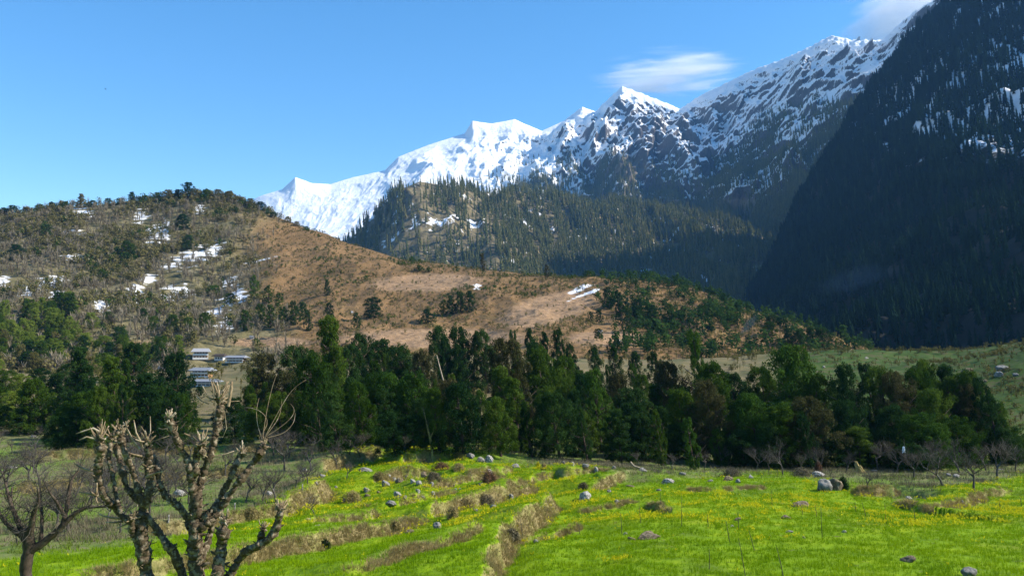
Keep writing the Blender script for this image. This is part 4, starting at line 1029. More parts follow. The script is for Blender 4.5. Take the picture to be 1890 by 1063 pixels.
def ex1(t):
    for pts in [[(188, 867), (165, 868), (150, 863), (138, 855)], [(225, 957), (205, 955), (190, 952), (182, 948)], [(228, 962), (210, 964), (195, 963)], [(262, 842), (248, 839), (234, 834)], [(258, 829), (247, 815), (239, 800), (233, 788), (232, 777)], [(264, 826), (258, 812), (251, 798), (247, 775)], [(190, 800), (172, 790), (155, 795), (140, 800)], [(184, 812), (160, 806), (146, 812)], [(253, 962), (235, 966), (215, 975)], [(270, 880), (290, 872), (300, 870)], [(175, 912), (160, 910), (146, 908)]]:
        p = at(np.array([a for a, _ in pts]), np.array([c for _, c in pts]), 20+np.linspace(0, -.15, len(pts)))
        q = MB(); q.tube(p, np.linspace(.030, .012, len(pts)), 6, knob=.1); t.append(('dead_twig', q))
pollard('pollarded_tree', 'gnarled pollarded tree with several stubby spiked heads, left of the pair', b1,
    [([(285, g1+6, 58), (280, 1150, 46), (274, 1080, 40), (268, 1040, 38), (263, 1000, 34), (261, 970, 32), (264, 942, 30)], 0, 0, .07, 12),
     ([(262, 1030, 24), (253, 1000, 22), (244, 975, 20), (240, 950, 14)], 0, -.2, .1, 9),
     ([(345, 1100, 28), (334, 1050, 28), (320, 1020, 26), (305, 1000, 22), (288, 975, 18), (270, 950, 17)], .15, 0, .1, 9), ([(300, g1+4, 40), (330, 1150, 32), (345, 1095, 28)], .1, .15, .08, 9),
     ([(256, 968, 22), (226, 953, 17), (205, 930, 17), (190, 910, 19), (180, 880, 20), (181, 850, 22), (186, 826, 24)], 0, -.5, .16, 9),
     ([(224, 945, 12), (215, 920, 12), (208, 878, 12), (200, 845, 13), (204, 818, 14)], -.2, .1, .14, 8),
     ([(264, 935, 20), (248, 915, 18), (233, 900, 18), (224, 858, 18), (214, 822, 20)], 0, .4, .16, 9),
     ([(262, 930, 16), (252, 893, 15), (241, 860, 15), (230, 835, 17), (222, 808, 20)], 0, -.2, .16, 8),
     ([(266, 942, 26), (274, 910, 22), (277, 880, 23), (276, 852, 25), (273, 828, 24)], 0, .1, .14, 10),
     ([(274, 845, 9), (258, 842, 8), (236, 836, 7)], .1, 0, .1, 6)],
    [(184, 812, 19, -.5, 20, .32, .8), (206, 808, 15, .1, 14, .30, .9), (222, 800, 14, -.2, 14, .34, 1.0), (273, 815, 18, .1, 20, .40, .9), (178, 913, 9, -.4, 9, .2, .1), (245, 955, 13, -.2, 14, .28, .2), (186, 840, 12, -.45, 6, .2, .2), (277, 862, 13, .1, 8, .2, .3), (232, 782, 3, .1, 4, .12, .8)], ex1)
def ex2(t):
    whips = [[(485, 806), (490, 770), (497, 735), (505, 705), (511, 690)], [(488, 808), (505, 775), (517, 755), (530, 730), (548, 710), (565, 701)], [(482, 806), (474, 780), (473, 755), (478, 735)], [(490, 805), (512, 776), (518, 760), (520, 740)], [(490, 806), (516, 790), (540, 770), (545, 755), (536, 745)], [(478, 808), (498, 780), (485, 760), (465, 752), (450, 752)], [(492, 808), (525, 800), (543, 780), (545, 762)]]
    for w in whips:
        a = np.array(w, float); tt = np.linspace(0, len(a)-1, 14); i = np.arange(len(a))
        px = np.interp(tt, i, a[:, 0]); py = np.interp(tt, i, a[:, 1])
        for _ in range(3): px[1:-1] = (px[:-2]+px[1:-1]*2+px[2:])/4; py[1:-1] = (py[:-2]+py[1:-1]*2+py[2:])/4
        q = MB(); q.tube(at(px, py, 20+np.linspace(.2, .5, 14)), np.linspace(.010, .0035, 14), 5); t.append(('whip', q))
    for pts, r in [([(421, 750), (425, 730), (427, 716), (428, 704)], .042), ([(396, 735), (393, 718), (390, 704)], .022), ([(404, 728), (402, 712), (400, 705)], .022), ([(385, 745), (372, 740), (362, 730)], .018), ([(392, 742), (380, 725), (374, 712)], .018), ([(425, 740), (420, 715), (416, 700)], .010), ([(340, 800), (355, 806), (365, 814)], .02), ([(316, 790), (300, 792), (293, 790)], .016), ([(395, 842), (415, 838), (432, 832)], .012), ([(388, 782), (380, 778), (378, 783)], .024), ([(414, 755), (418, 790), (412, 805)], .01), ([(358, 950), (355, 975), (340, 970)], .012)]:
        q = MB(); q.tube(at(np.array([a for a, _ in pts]), np.array([c for _, c in pts]), 20+np.linspace(0, .1, len(pts))), np.linspace(r, r*.7, len(pts)), 6, knob=.08); t.append(('dead_twig', q))
pollard('pollarded_tree', 'tallest gnarled pollarded tree with long whips on its right limb', b2,
    [([(385, g2+6, 66), (375, 1150, 52), (367, 1080, 46), (362, 1040, 44), (360, 1000, 38), (360, 970, 36), (358, 945, 30)], 0, 0, .07, 12),
     ([(358, 955, 26), (357, 910, 24), (353, 882, 22), (349, 853, 19), (336, 835, 19), (326, 810, 19), (317, 786, 20), (312, 772, 20)], 0, -.4, .16, 9),
     ([(362, 950, 28), (366, 910, 24), (375, 875, 21), (388, 842, 20), (396, 806, 20), (404, 774, 24), (407, 752, 25)], 0, .2, .14, 10),
     ([(362, 880, 18), (360, 855, 20), (364, 835, 22), (370, 818, 24)], -.1, -.2, .14, 9),
     ([(352, 975, 20), (346, 955, 18), (332, 935, 18), (318, 924, 20), (303, 912, 17), (295, 893, 17), (289, 860, 17), (281, 838, 15)], 0, .3, .13, 9),
     ([(366, 965, 24), (382, 950, 21), (396, 938, 19), (410, 912, 17), (424, 885, 16), (434, 860, 17), (444, 838, 19)], 0, .4, .16, 9),
     ([(368, 975, 24), (386, 962, 22), (404, 945, 20), (424, 912, 19), (446, 882, 19), (466, 858, 19), (478, 840, 21), (486, 822, 22)], 0, .2, .16, 9),
     ([(368, 1040, 22), (378, 1015, 20), (386, 990, 18), (392, 965, 16), (398, 945, 14)], .1, .3, .12, 8),
     ([(390, g2+4, 40), (396, 1120, 34), (400, 1070, 33), (404, 1035, 33), (409, 1000, 31), (413, 972, 30)], -.3, -.3, .13, 10),
     ([(396, g2+4, 36), (404, 1130, 28), (414, 1080, 23), (430, 1050, 21), (450, 1020, 21), (478, 1006, 23), (500, 992, 22), (511, 970, 22), (517, 946, 22)], -.1, -.4, .16, 9),
     ([(478, 1004, 18), (482, 988, 18), (485, 976, 14)], -.2, -.2, .1, 8)],
    [(311, 770, 13, -.4, 16, .26, .9), (405, 738, 19, .2, 34, .44, 1.2), (371, 818, 18, -.2, 24, .26, .9), (446, 836, 15, .4, 16, .2, .8), (485, 824, 15, .2, 16, .16, .9), (430, 866, 10, .35, 8, .14, .3), (414, 962, 18, -.3, 18, .22, .9), (516, 940, 15, -.4, 18, .22, .8), (486, 974, 9, -.2, 10, .15, .9), (322, 800, 11, -.3, 8, .18, .5), (372, 838, 15, -.2, 6, .16, .3), (318, 925, 9, 0, 6, .14, 0)], ex2)

# brown spreading tree at the left edge
def spread_tree():
    base = gbase(52, 27.0); gy = float(proj(np.array([base]))[1][0])
    root = empty('bare_tree', base, 'brown spreading bare tree with a thick short trunk at the left edge', 'bare tree')
    b = MB(); tw = MB(); Y0 = 27
    def li(pts, d0, d1, tgt, kn=.06, k=8):
        pts = np.array(pts, float); n = len(pts); m = (n-1)*4+1; t = np.linspace(0, n-1, m); i = np.arange(n)
        px = np.interp(t, i, pts[:, 0]); py = np.interp(t, i, pts[:, 1]); w = np.interp(t, i, pts[:, 2])
        for _ in range(2): px[1:-1] = (px[:-2]+2*px[1:-1]+px[2:])/4; py[1:-1] = (py[:-2]+2*py[1:-1]+py[2:])/4
        P = at(px, py, Y0+np.linspace(d0, d1, m)); r = w*.37/FPX*Y0
        tgt.tube(P, r*(1+kn*rng.standard_normal(m)), k, knob=.05); return P, r
    main = [([(54, gy+4, 44), (50, 1090, 34), (47, 1050, 28), (52, 1020, 27), (54, 1000, 30), (50, 975, 22)], 0, 0),
            ([(56, 1015, 22), (75, 1005, 19), (100, 985, 17), (120, 965, 14), (140, 945, 11), (160, 935, 8), (190, 935, 6), (215, 930, 4)], 0, .3),
            ([(116, 968, 13), (124, 935, 11), (127, 905, 9), (133, 882, 7), (145, 868, 4)], .1, .5), ([(118, 950, 9), (105, 925, 7), (92, 910, 5), (80, 885, 3)], .1, -.3),
            ([(52, 995, 20), (58, 970, 15), (62, 945, 11), (72, 925, 8), (70, 900, 5)], 0, -.5), ([(48, 995, 20), (38, 975, 14), (28, 950, 11), (18, 925, 9), (10, 890, 6), (4, 870, 4)], 0, .4),
            ([(44, 990, 16), (28, 980, 12), (10, 965, 10), (-6, 940, 8), (-15, 915, 5)], 0, -.4), ([(75, 1000, 10), (78, 965, 8), (76, 935, 7), (74, 905, 5)], 0, .6), ([(30, 955, 8), (20, 935, 6), (22, 900, 4)], .2, .6)]
    for pts, d0, d1 in main:
        P, r = li(pts, d0, d1, b)
        for j in range(3, len(P)):
            for _ in range(2):
                if pts[0][2] > 40: continue
                d = unitdirs(1, .7)[0]; L = rng.uniform(.25, .9); q = P[j]
                m1 = q+d*L*.5+rng.normal(0, .05, 3); e = q+d*L+rng.normal(0, .08, 3)+[0, 0, .12]
                tw.tube(np.array([q, m1, e]), [.014, .009, .003], 4, a=rng.random())
                for _k in range(3):
                    d2 = d+rng.normal(0, .6, 3); d2 /= np.linalg.norm(d2)
                    tw.tube(np.array([m1, m1+d2*L*.3, m1+d2*L*.6+[0, 0, .05]]), [.007, .005, .002], 3, a=rng.random())
    for x_, n_ in ((b, 'trunk'), (tw, 'twigs')):
        o = x_.build(n_, M['dark_bark' if n_ == 'trunk' else 'twig_bark'], None); o.data.transform(Matrix.Translation(-Vector(base))); o.parent = root
spread_tree()

# ------------------------------------------------------------------ boulders and mounds
def rockmesh(seed, flat=.7, sharp=.5):
    import bmesh
    bm = bmesh.new(); bmesh.ops.create_icosphere(bm, subdivisions=4, radius=1.0)
    V = np.array([v.co for v in bm.verts]); F = np.array([[v.index for v in f.verts] for f in bm.faces]); bm.free()
    r_ = np.random.default_rng(seed)
    V = V*np.array([1, r_.uniform(.7, 1), flat])
    for i in range(14):       # chip flat facets off
        d = r_.standard_normal(3); d /= np.linalg.norm(d); h = r_.uniform(.45, .8)
        k = V@d-h; V = V-np.clip(k, 0, None)[:, None]*d*sharp*1.6
    nn = V/np.linalg.norm(V, axis=1)[:, None]
    o = seed*7.3
    V = V*(1+.30*fbm(V[:, 0]*1.3+o, V[:, 1]*1.3+V[:, 2]*1.7, 5, seed))[:, None]+nn*(.10*fbm(V[:, 0]*5+V[:, 2]*3+o, V[:, 1]*5-V[:, 2]*4, 3, seed+1))[:, None]
    return V, F
ROCK = {}
def rock(px, py, w, h, mat, label, cat='boulder', name='boulder', group='boulders strewn over the meadow'):
    """px, py: centre of the stone in the photograph, w x h its size in pixels"""
    p = ghit(px, min(py+h*.5, 1075)); s = p[1]/FPX
    var = int(rng.integers(0, 8)); key = (var, mat)
    if key not in ROCK:
        V, F = rockmesh(var+3, .75, .55); o = npmesh(name, V, F, M[mat], True)
        ROCK[key] = o
    else:
        o = ROCK[key].copy(); COL.objects.link(o); o.name = name
    hw = w*s/2*1.05; hh = max(h, 5)*s/2*1.45
    o.location = (p[0], p[1]+hw*.35, p[2]+hh*.22); o.scale = (hw, min(hw, max(hh, hw*.7)), hh)
    o.rotation_euler = (rng.normal(0, .12), rng.normal(0, .15), rng.uniform(-.5, .5))
    return tag(o, label, cat, group)
G, Wt, Ms = 'boulder', 'white_rock', 'mossy_rock'
rocks = [(675, 866, 30, 11, G, 'long flat grey boulder at the left end of the upper terrace'), (676, 902, 15, 11, Wt, 'pale pinkish boulder above the flat grey stone slope'), (710, 890, 18, 16, G, 'round dark grey boulder at the left end of the rock heap'), (717, 877, 8, 7, Wt, 'small white stone topping the left end of the rock heap'), (761, 886, 12, 11, Wt, 'white knobbly stone in the middle of the rock heap'), (773, 889, 14, 10, Wt, 'pale stone at the right of the rock heap centre'), (797, 891, 9, 9, Wt, 'small white stone at the right end of the rock heap'), (781, 873, 18, 11, Ms, 'brown grey boulder on top of the rock heap'), (738, 884, 18, 12, Ms, 'mossy brown boulder inside the rock heap'), (750, 878, 12, 8, G, 'grey flat stone behind the rock heap'), (727, 882, 12, 9, Wt, 'pale jagged stone near the left end of the rock heap'),
         (733, 910, 18, 17, Wt, 'white hollowed boulder below the rock heap'), (746, 916, 11, 8, G, 'low grey stone touching the white hollowed boulder'), (719, 926, 23, 12, G, 'smooth pale grey boulder alone on the yellow terrace'), (771, 904, 10, 9, Wt, 'round pale stone with dark centre below the rock heap'), (799, 908, 10, 10, Wt, 'white upright stone right of the round pale stone'), (779, 916, 9, 5, Wt, 'thin white stone lying left of the white upright stone'),
         (635, 921, 14, 14, Ms, 'tan boulder in the dry bank at the left terrace end'), (648, 922, 10, 8, Wt, 'small cream stone beside the tan bank boulder'), (676, 913, 14, 8, Ms, 'brown stone just under the pale pinkish boulder'), (698, 907, 9, 6, Ms, 'small dark stone left of the white hollowed boulder'), (807, 968, 20, 18, G, 'pointed blue grey boulder on the lower terrace'), (755, 980, 25, 9, Ms, 'long dark mossy boulder left of the pointed grey boulder'),
         (868, 839, 17, 12, G, 'rounded grey boulder at the knoll right end, left of three'), (887, 846, 17, 14, G, 'grey tan boulder, middle of three at the knoll right end'), (903, 844, 16, 18, Wt, 'tall pale boulder, right of three at the knoll right end'), (836, 893, 13, 5, G, 'flat grey stone right of the rock heap'), (890, 893, 19, 7, G, 'flat grey slab under the reddish shrub'), (901, 868, 19, 8, Wt, 'pale slab on top of the reddish shrub bank'), (911, 933, 15, 10, G, 'dark grey stone at the terrace step below the slab'), (879, 940, 13, 7, G, 'flat grey stone left of the dark grey step stone'), (841, 902, 8, 5, Wt, 'tiny white stone on the terrace below the flat grey stone'), (849, 902, 6, 4, Wt, 'tiniest white stone right of another tiny one'),
         (952, 858, 21, 10, G, 'broad low grey boulder behind the yellow shrub'), (943, 914, 11, 16, Wt, 'upright pale tan stone on the middle terrace'), (1079, 858, 17, 10, G, 'rounded grey boulder below the dark belt trees'), (1101, 864, 8, 14, Wt, 'narrow upright pale stone near the belt edge'), (1057, 854, 8, 11, Wt, 'small upright white stone left of the rounded grey boulder'), (1185, 866, 21, 8, G, 'long grey stone at the left end of the right meadow'), (1134, 861, 9, 8, G, 'small grey stone between two bank ends at the belt'), (1125, 905, 13, 6, G, 'low grey stone left of the right meadow gully'), (1138, 923, 10, 8, Wt, 'white stone with dark side above the meadow gully'), (1165, 896, 20, 5, Ms, 'flat brownish stone at the upper left of the right meadow'), (989, 997, 11, 8, G, 'pale bluish stone at the foot of the dry bank'), (957, 1002, 5, 5, Wt, 'tiny white pebble in the dry bank foot'), (1154, 983, 8, 6, Wt, 'small white stone beside the earthy mound'),
         (1234, 886, 25, 13, Wt, 'white grey angular boulder at the meadow far edge'), (1259, 873, 15, 7, G, 'dark grey boulder behind the white angular one'), (1312, 886, 15, 6, G, 'flat dull stone right of the white angular boulder'), (1345, 881, 22, 12, Ms, 'rust brown boulder at the meadow far edge'), (1363, 886, 12, 10, G, 'grey stone touching the rust brown boulder'), (1386, 878, 11, 9, Wt, 'white notched stone right of the rust brown boulder'), (1511, 873, 28, 13, Wt, 'tilted white slab behind the big grey boulder'), (1524, 892, 36, 30, G, 'biggest grey boulder, at the left end of the overgrown mound'), (1545, 890, 30, 30, Ms, 'dark mossy boulder against the biggest grey boulder'), (1217, 903, 11, 5, G, 'small low grey stone below the white angular boulder'), (1352, 970, 9, 4, Wt, 'small white flat stone in the middle of the meadow'), (1458, 980, 17, 6, G, 'narrow grey stone low in the right meadow'), (1484, 991, 7, 4, Wt, 'tiny whitish stone near the narrow grey meadow stone'), (1559, 980, 9, 6, Wt, 'white chip alone in the right meadow'), (1792, 1053, 36, 22, G, 'bluish dark boulder at the bottom right corner'), (1678, 918, 15, 9, Wt, 'white capped stone at the dip of the right terrace'), (1766, 877, 16, 9, Wt, 'white boulder under the right bare trees'), (1752, 875, 12, 8, G, 'grey stone left of the white boulder under bare trees'), (1613, 868, 14, 6, G, 'grey stone on top of the overgrown mound'), (1725, 878, 16, 7, Ms, 'brownish stone in the dip under the right bare trees'), (1776, 924, 7, 6, Wt, 'small pale stone in the right terrace bank'),
         (327, 908, 30, 17, Wt, 'heap of white rock seen between the pollarded limbs'), (496, 909, 13, 12, Wt, 'tan white boulder in the orchard right of the pollards'), (568, 957, 12, 5, Wt, 'thin white stone on the left yellow terrace'), (562, 865, 11, 8, Wt, 'white stone in the upper orchard left of the knoll'), (593, 877, 13, 8, Wt, 'jagged white stone in the orchard above the bank'), (584, 890, 9, 7, G, 'grey stone below the jagged white orchard stone'), (620, 898, 9, 6, Wt, 'pale stone on the orchard bank left of the grey boulder'), (955, 812, 19, 11, 'straw', 'tan rounded rock showing among the dark belt trunks'), (60, 804, 16, 6, Wt, 'whitish stone on the small yellow plot at far left'), (20, 862, 24, 4, Wt, 'long pale stone low wall piece at far left'), (1040, 852, 9, 7, G, 'grey stone between the yellow shrub and the belt')]
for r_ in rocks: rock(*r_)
for q in [(1482, 928, 44, 14, 'brown conical earth mound in the right meadow'), (1197, 986, 48, 18, 'largest earthy mound with pale stones in the meadow'), (1453, 953, 28, 9, 'green brown low mound below the conical one'), (1166, 993, 18, 8, 'small brown clod heap left of the largest mound'), (1679, 1031, 38, 13, 'dark low mound with a white stick near the bottom right'), (1362, 957, 17, 6, 'faint brown mound in the middle of the meadow')]:
    rock(q[0], q[1], q[2], q[3], Ms, q[4], 'mound', 'earth_mound', 'earth mounds in the meadow')
# boulders on the far right slope
for (px, py, w, h, mat, lb) in [(1852, 677, 30, 14, G, 'grey outcrop on the far green slope at right'), (1846, 688, 18, 12, Wt, 'pale boulder under the grey outcrop on the far slope'), (1790, 681, 26, 12, Ms, 'dark overgrown outcrop left of the far pale boulder'), (1815, 702, 22, 8, Ms, 'brown rock ledge on the far green slope'), (1876, 690, 14, 8, G, 'small grey rock at the right end of the far slope'), (1521, 676, 10, 5, Wt, 'tiny pale rock on the left of the far grassy knoll'), (1600, 660, 10, 4, Wt, 'whitish ledge on top of the far grassy knoll')]:
    rock(px, py, w, h, mat, lb, 'boulder', 'boulder', 'rocks on the far right slope')
# dead log pieces
def log(pts, rpx, mat, label, name='fallen_branch', cat='branch'):
    g = ghit(*pts[-1]); Y = g[1]; b = MB()
    P = np.array([at(x, y, Y) for x, y in pts]); P[:, 1] += np.linspace(.3, 0, len(P))
    b.tube(P, np.linspace(1.0, .55, len(P))*rpx/FPX*Y, 7, knob=.08)
    return tag(b.build(name, M[mat]), label, cat, 'fallen branches and sticks')
log([(1688, 1033), (1682, 1030), (1674, 1025)], 2.0, 'white_cloth', 'short white stick lying on the dark mound')
log([(1834, 880), (1838, 872), (1846, 866), (1854, 867)], 2.0, 'white_rock', 'curved whitish dead branch at the foot of a right bare tree')
log([(1164, 853), (1170, 860), (1182, 864), (1192, 868)], 2.2, 'pale_wood', 'bent pale dead branch at the left end of the right meadow')
log([(545, 980), (565, 976), (590, 969)], 4.5, 'pale_wood', 'weathered grey plank lying on the left yellow terrace', 'wooden_plank', 'plank')
log([(745, 968), (765, 967), (785, 965)], 2.2, 'pale_wood', 'long tan slab lying along the terrace bank')
log([(1440, 925), (1445, 925), (1462, 923)], 1.6, 'pale_wood', 'thin grey stick lying in the yellow flowers')
# white posts in the orchard
for i, (px, py, lb) in enumerate([(558, 905, 'thin white post beside the upper orchard bank'), (433, 940, 'short white post right of the pollarded right limb'), (311, 962, 'white capped post between the two pollarded trees'), (628, 828, 'little white post near the knoll left end')]):
    p = ghit(px, py); s = p[1]/FPX; b = MB(); b.tube(np.array([[0, 0, -.1], [0, 0, 9*s], [.02, 0, 12*s]]), [.06, .055, .04], 7)
    o = b.build('marker_post', M['white_rock']); o.location = p; tag(o, lb, 'post', 'white posts in the orchard')
# saplings and dry stalks standing in the meadow
sp_ = []
for i, (bx_, by_, tx, ty) in enumerate([(1148, 985, 1145, 945), (1183, 965, 1179, 925), (1258, 972, 1258, 915), (1347, 1000, 1340, 958), (1363, 977, 1362, 943), (1393, 1016, 1382, 978), (1376, 1062, 1363, 992), (1309, 1050, 1309, 1013), (1447, 1068, 1433, 1008), (1518, 994, 1515, 932), (1508, 955, 1504, 930), (1307, 975, 1306, 948), (1482, 950, 1480, 934), (1599, 953, 1590, 922), (1635, 950, 1632, 928), (1637, 968, 1634, 950), (1690, 965, 1687, 936), (1847, 943, 1844, 920), (1886, 935, 1882, 912), (965, 995, 960, 955), (1070, 985, 1068, 962), (1580, 945, 1578, 925), (1425, 935, 1424, 905), (1220, 935, 1219, 910)]):
    p = ghit(bx_, min(by_, 1075)); Y = p[1]; q = at(tx, ty, Y); b = MB()
    m_ = (p+q)/2+rng.normal(0, .02, 3)
    b.tube(np.array([p-[0, 0, .05], m_, q]), [.022, .017, .008], 5, a=.3)
    for j in range(5):
        f = rng.uniform(.3, .95); c_ = p+(q-p)*f; d = unitdirs(1, 1.0)[0]*rng.uniform(.08, .22); b.tube(np.array([c_, c_+d*.5, c_+d]), [.008, .006, .003], 4, a=.4)
    o = b.build('sapling', M['twig_bark']); o.data.transform(Matrix.Translation(-Vector(p))); o.location = p
    o['category'] = 'sapling'; o['group'] = 'thin saplings standing in the meadow'
    row = 'near the picture bottom' if by_ > 1000 else 'in the middle of the meadow' if by_ > 960 else 'in the yellow flower band'
    sp_.append((bx_, (row, 'tall' if by_-ty > 50 else 'short' if by_-ty < 32 else 'thin'), o))
label_series(sp_, lambda k: f'{k[1]} leafless sapling {k[0]}')
# straw bundle, cloth, bush
p = ghit(1588, 873); s = p[1]/FPX
root = empty('straw_bundle', p, 'golden straw bundle leaning upright at the meadow far edge', 'straw bundle')
for (dx, h_, w_, tl) in ((-.28, 1.05, .24, -.25), (.12, 1.35, .3, -.45), (.42, .9, .3, -.55)):
    b = MB()
    for i in range(70):
        a = rng.random()*6.28; r0 = w_*math.sqrt(rng.random()); r1 = r0*.45
        p0 = np.array([dx+math.cos(a)*r0, math.sin(a)*r0, -.05]); p1 = np.array([dx+tl*h_*.6+math.cos(a)*r1, math.sin(a)*r1, h_*.6]); p2 = np.array([dx+tl*h_+math.cos(a)*r1*1.3, math.sin(a)*r1*1.3, h_*rng.uniform(.85, 1.05)])
        b.tube(np.array([p0, p1, p2]), [.03, .028, .015], 4)
    b.build('sheaf', M['straw'], root)
p = at(1668, 829, 104); b = MB()
n_ = 9; u, v = np.meshgrid(np.linspace(-.5, .5, n_), np.linspace(0, 1, n_)); w_ = .32*(1-.45*(1-v))
V = np.stack([u*w_*2*.7, .05*np.sin(u*14+v*3)*v, -v*.75+.04*np.cos(u*9)], -1).reshape(-1, 3)
V2 = V.copy(); V2[:, 1] += .012
o = npmesh('hanging_cloth', np.concatenate([V, V2]), np.concatenate([grid_faces(n_, n_), grid_faces(n_, n_)[:, ::-1]+n_*n_]), M['white_cloth'])
o.location = p+np.array([0, 0, .35]); tag(o, 'small white cloth hung in a bare tree before the belt', 'cloth')
p = at(1668, 822, 104.2); zb = zg(p[0], 104.2); b = MB(); b.tube(np.array([[p[0]+.5, 104.2, zb-.1], [p[0]+.2, 104.2, zb+1.5], [p[0]+.02, 104.1, p[2]+.2], [p[0]-.05, 104, p[2]+.9]]), [.07, .05, .025, .01], 6)
tag(b.build('bare_pole', M['grey_bark']), 'thin crooked pole that carries the small white cloth', 'pole')

# shrubs one can tell apart
def shrub(px, py, w, h, mat, label, group='shrubs on the terraces'):
    p = ghit(px, min(py+h*.45, 1070)); s = p[1]/FPX; hw = w*s/2; hh = h*s
    m_ = int(np.clip(hw*hh*3500, 700, 2600)); d = unitdirs(m_, .4); rr = rng.uniform(.35, 1, m_)**.6
    lob = 1+.25*np.sin(5*np.arctan2(d[:, 1], d[:, 0])+rng.random()*6)
    c = np.stack([d[:, 0]*rr*hw*lob, d[:, 1]*rr*hw*.8*lob, np.abs(d[:, 2])*rr*hh], 1)
    V, F = leafquads(c, d+unitdirs(m_)*.9, rng.uniform(.04, .10, m_), .3)
    root = empty('shrub', p-np.array([0, 0, .05]), label, 'shrub', group)
    npmesh('foliage', V, F, M[mat], False, {'tint': np.repeat(rng.random(m_), 4)}, root)
    b = MB()
    for i in range(9):
        a = rng.random()*6.28; b.tube(np.array([[0, 0, -.05], [math.cos(a)*hw*.35, math.sin(a)*hw*.3, hh*.45], [math.cos(a)*hw*.6, math.sin(a)*hw*.5, hh*.85]]), [.03, .02, .008], 4)
    b.build('stems', M['dark_bark'], root)
    return root
leafmat('red_brush', (.09, .05, .03), (.16, .085, .05), (.22, .13, .08), tr=.1)
for q in [(601, 1002, 18, 17, 'dark_leaves', 'small round dark green bush in the lower terrace bank'), (903, 879, 32, 24, 'red_brush', 'reddish brown shrub hanging over the terrace slab'), (464, 947, 42, 24, 'dry_stalks', 'large dry straw coloured shrub right of the pollarded trees'), (700, 880, 30, 22, 'dry_stalks', 'dry tawny shrub left of the rock heap'), (815, 860, 34, 16, 'red_brush', 'brown shrub under the lone slim tree'), (846, 862, 26, 16, 'dry_stalks', 'dry shrub between the slim tree and the three boulders'), (800, 878, 30, 16, 'brushwood', 'low brown shrub above the rock heap right end'), (993, 858, 9, 14, 'mustard_petals', 'small bright yellow shrub at the upper terrace end'), (1004, 860, 12, 14, 'dry_stalks', 'dry tuft right of the bright yellow shrub'), (860, 928, 40, 20, 'dry_stalks', 'broad dry shrub on the middle terrace step'), (895, 922, 40, 22, 'brushwood', 'brown thicket shrub right of the broad dry one'), (835, 945, 22, 24, 'dry_stalks', 'upright dry clump at the left of the terrace step'), (650, 916, 36, 22, 'dry_stalks', 'dry shrub around the tan bank boulder'), (730, 967, 20, 16, 'dry_stalks', 'small dry clump above the long mossy boulder'), (945, 985, 30, 22, 'brushwood', 'dark brown clump where two terrace banks meet'), (1480, 870, 40, 16, 'brushwood', 'grey brown brush left of the white slab'), (1510, 862, 14, 22, 'red_brush', 'dark red bush right behind the white slab'), (1556, 892, 20, 26, 'dark_leaves', 'dark shrub on the right of the mossy boulder'), (1350, 872, 40, 16, 'brushwood', 'grey brush behind the rust brown boulder'), (960, 800, 30, 34, 'red_brush', 'reddish bare brush under the belt beside the tan rock'), (905, 812, 40, 30, 'red_brush', 'reddish bare thicket left of the tan rock'), (1077, 895, 20, 12, 'brushwood', 'brown tuft crowning the black white boulder')]:
    shrub(*q)
rock(1078, 912, 27, 24, Wt, 'big black and white blotched boulder on the terrace edge')

# ------------------------------------------------------------------ houses of the hillside village
def house(px, py, wpx, hpx, label, storeys, roofmat, wallmat, rz=.1, bands=True, foot=None):
    p = ghit(px, py) if foot else hillpt(px, py); s = p[1]/FPX; w = wpx*s; h = hpx*s; d = w*.55
    root = empty('house', p-np.array([0, 0, .3]), label, 'house', 'houses of the hillside village', rz)
    wallh = h*.74; b = MB(); b.box((0, 0, wallh/2), (w*.86, d*.86, wallh)); b.build('wall', M[wallmat], root, False)
    if bands:
        sh = wallh/storeys
        for i in range(storeys):
            z = sh*i
            b = MB(); b.box((0, -d*.5, z+sh*.10), (w, d*.20, sh*.14)); b.box((0, -d*.595, z+sh*.36), (w, .10, sh*.34))
            for k in range(6): b.box((-w*.48+k*w*.192, -d*.58, z+sh*.56), (.13, .13, sh*.86))
            b.build('balcony', M['white_wall'], root, False)
            for k in range(5):
                b = MB(); b.box((-w*.34+k*w*.17, -d*.432, z+sh*.6), (w*.09, .06, sh*.46)); b.build('window', M['dark_wood'], root, False)
    else:
        for k in range(3):
            b = MB(); b.box((-w*.25+k*w*.25, -d*.432, wallh*.55), (w*.12, .06, wallh*.35)); b.build('window', M['dark_wood'], root, False)
    rh = h*.30; ov = .62
    V = np.array([[-w*ov, -d*.8, wallh], [w*ov, -d*.8, wallh], [w*ov, d*.7, wallh], [-w*ov, d*.7, wallh], [-w*.5, 0, wallh+rh], [w*.5, 0, wallh+rh]])
    V = np.concatenate([V, V-[0, 0, .18]])
    F4 = np.array([[0, 1, 5, 4], [2, 3, 4, 5], [7, 6, 10, 11], [9, 8, 11, 10], [0, 6, 7, 1], [1, 7, 8, 2], [2, 8, 9, 3], [3, 9, 6, 0]]); F3 = np.array([[1, 2, 5], [3, 0, 4], [8, 7, 11], [6, 9, 10]])
    npmesh('roof', V, [F4, F3], M[roofmat], False, None, root)
    return root
house(370, 662, 27, 20, 'white and brown house with snowy roof, highest of the village', 2, 'tin_roof', 'wood_wall', .25)
house(405, 664, 20, 12, 'small brown roofed house in the middle of the village', 1, 'dark_wood', 'white_wall', -.2, False)
house(436, 668, 34, 13, 'long white house with open galleries, right end of the village', 2, 'slate_roof', 'wood_wall', -.12)
house(374, 695, 36, 18, 'wide white two storey house with dark windows below the highest one', 2, 'slate_roof', 'wood_wall', -.2, True, True)
house(382, 711, 40, 13, 'grey roofed long house lowest in the village', 2, 'slate_roof', 'wood_wall', -.15, True, True)
house(299, 692, 10, 18, 'narrow white house half hidden left of the village', 2, 'tin_roof', 'white_wall', 0)
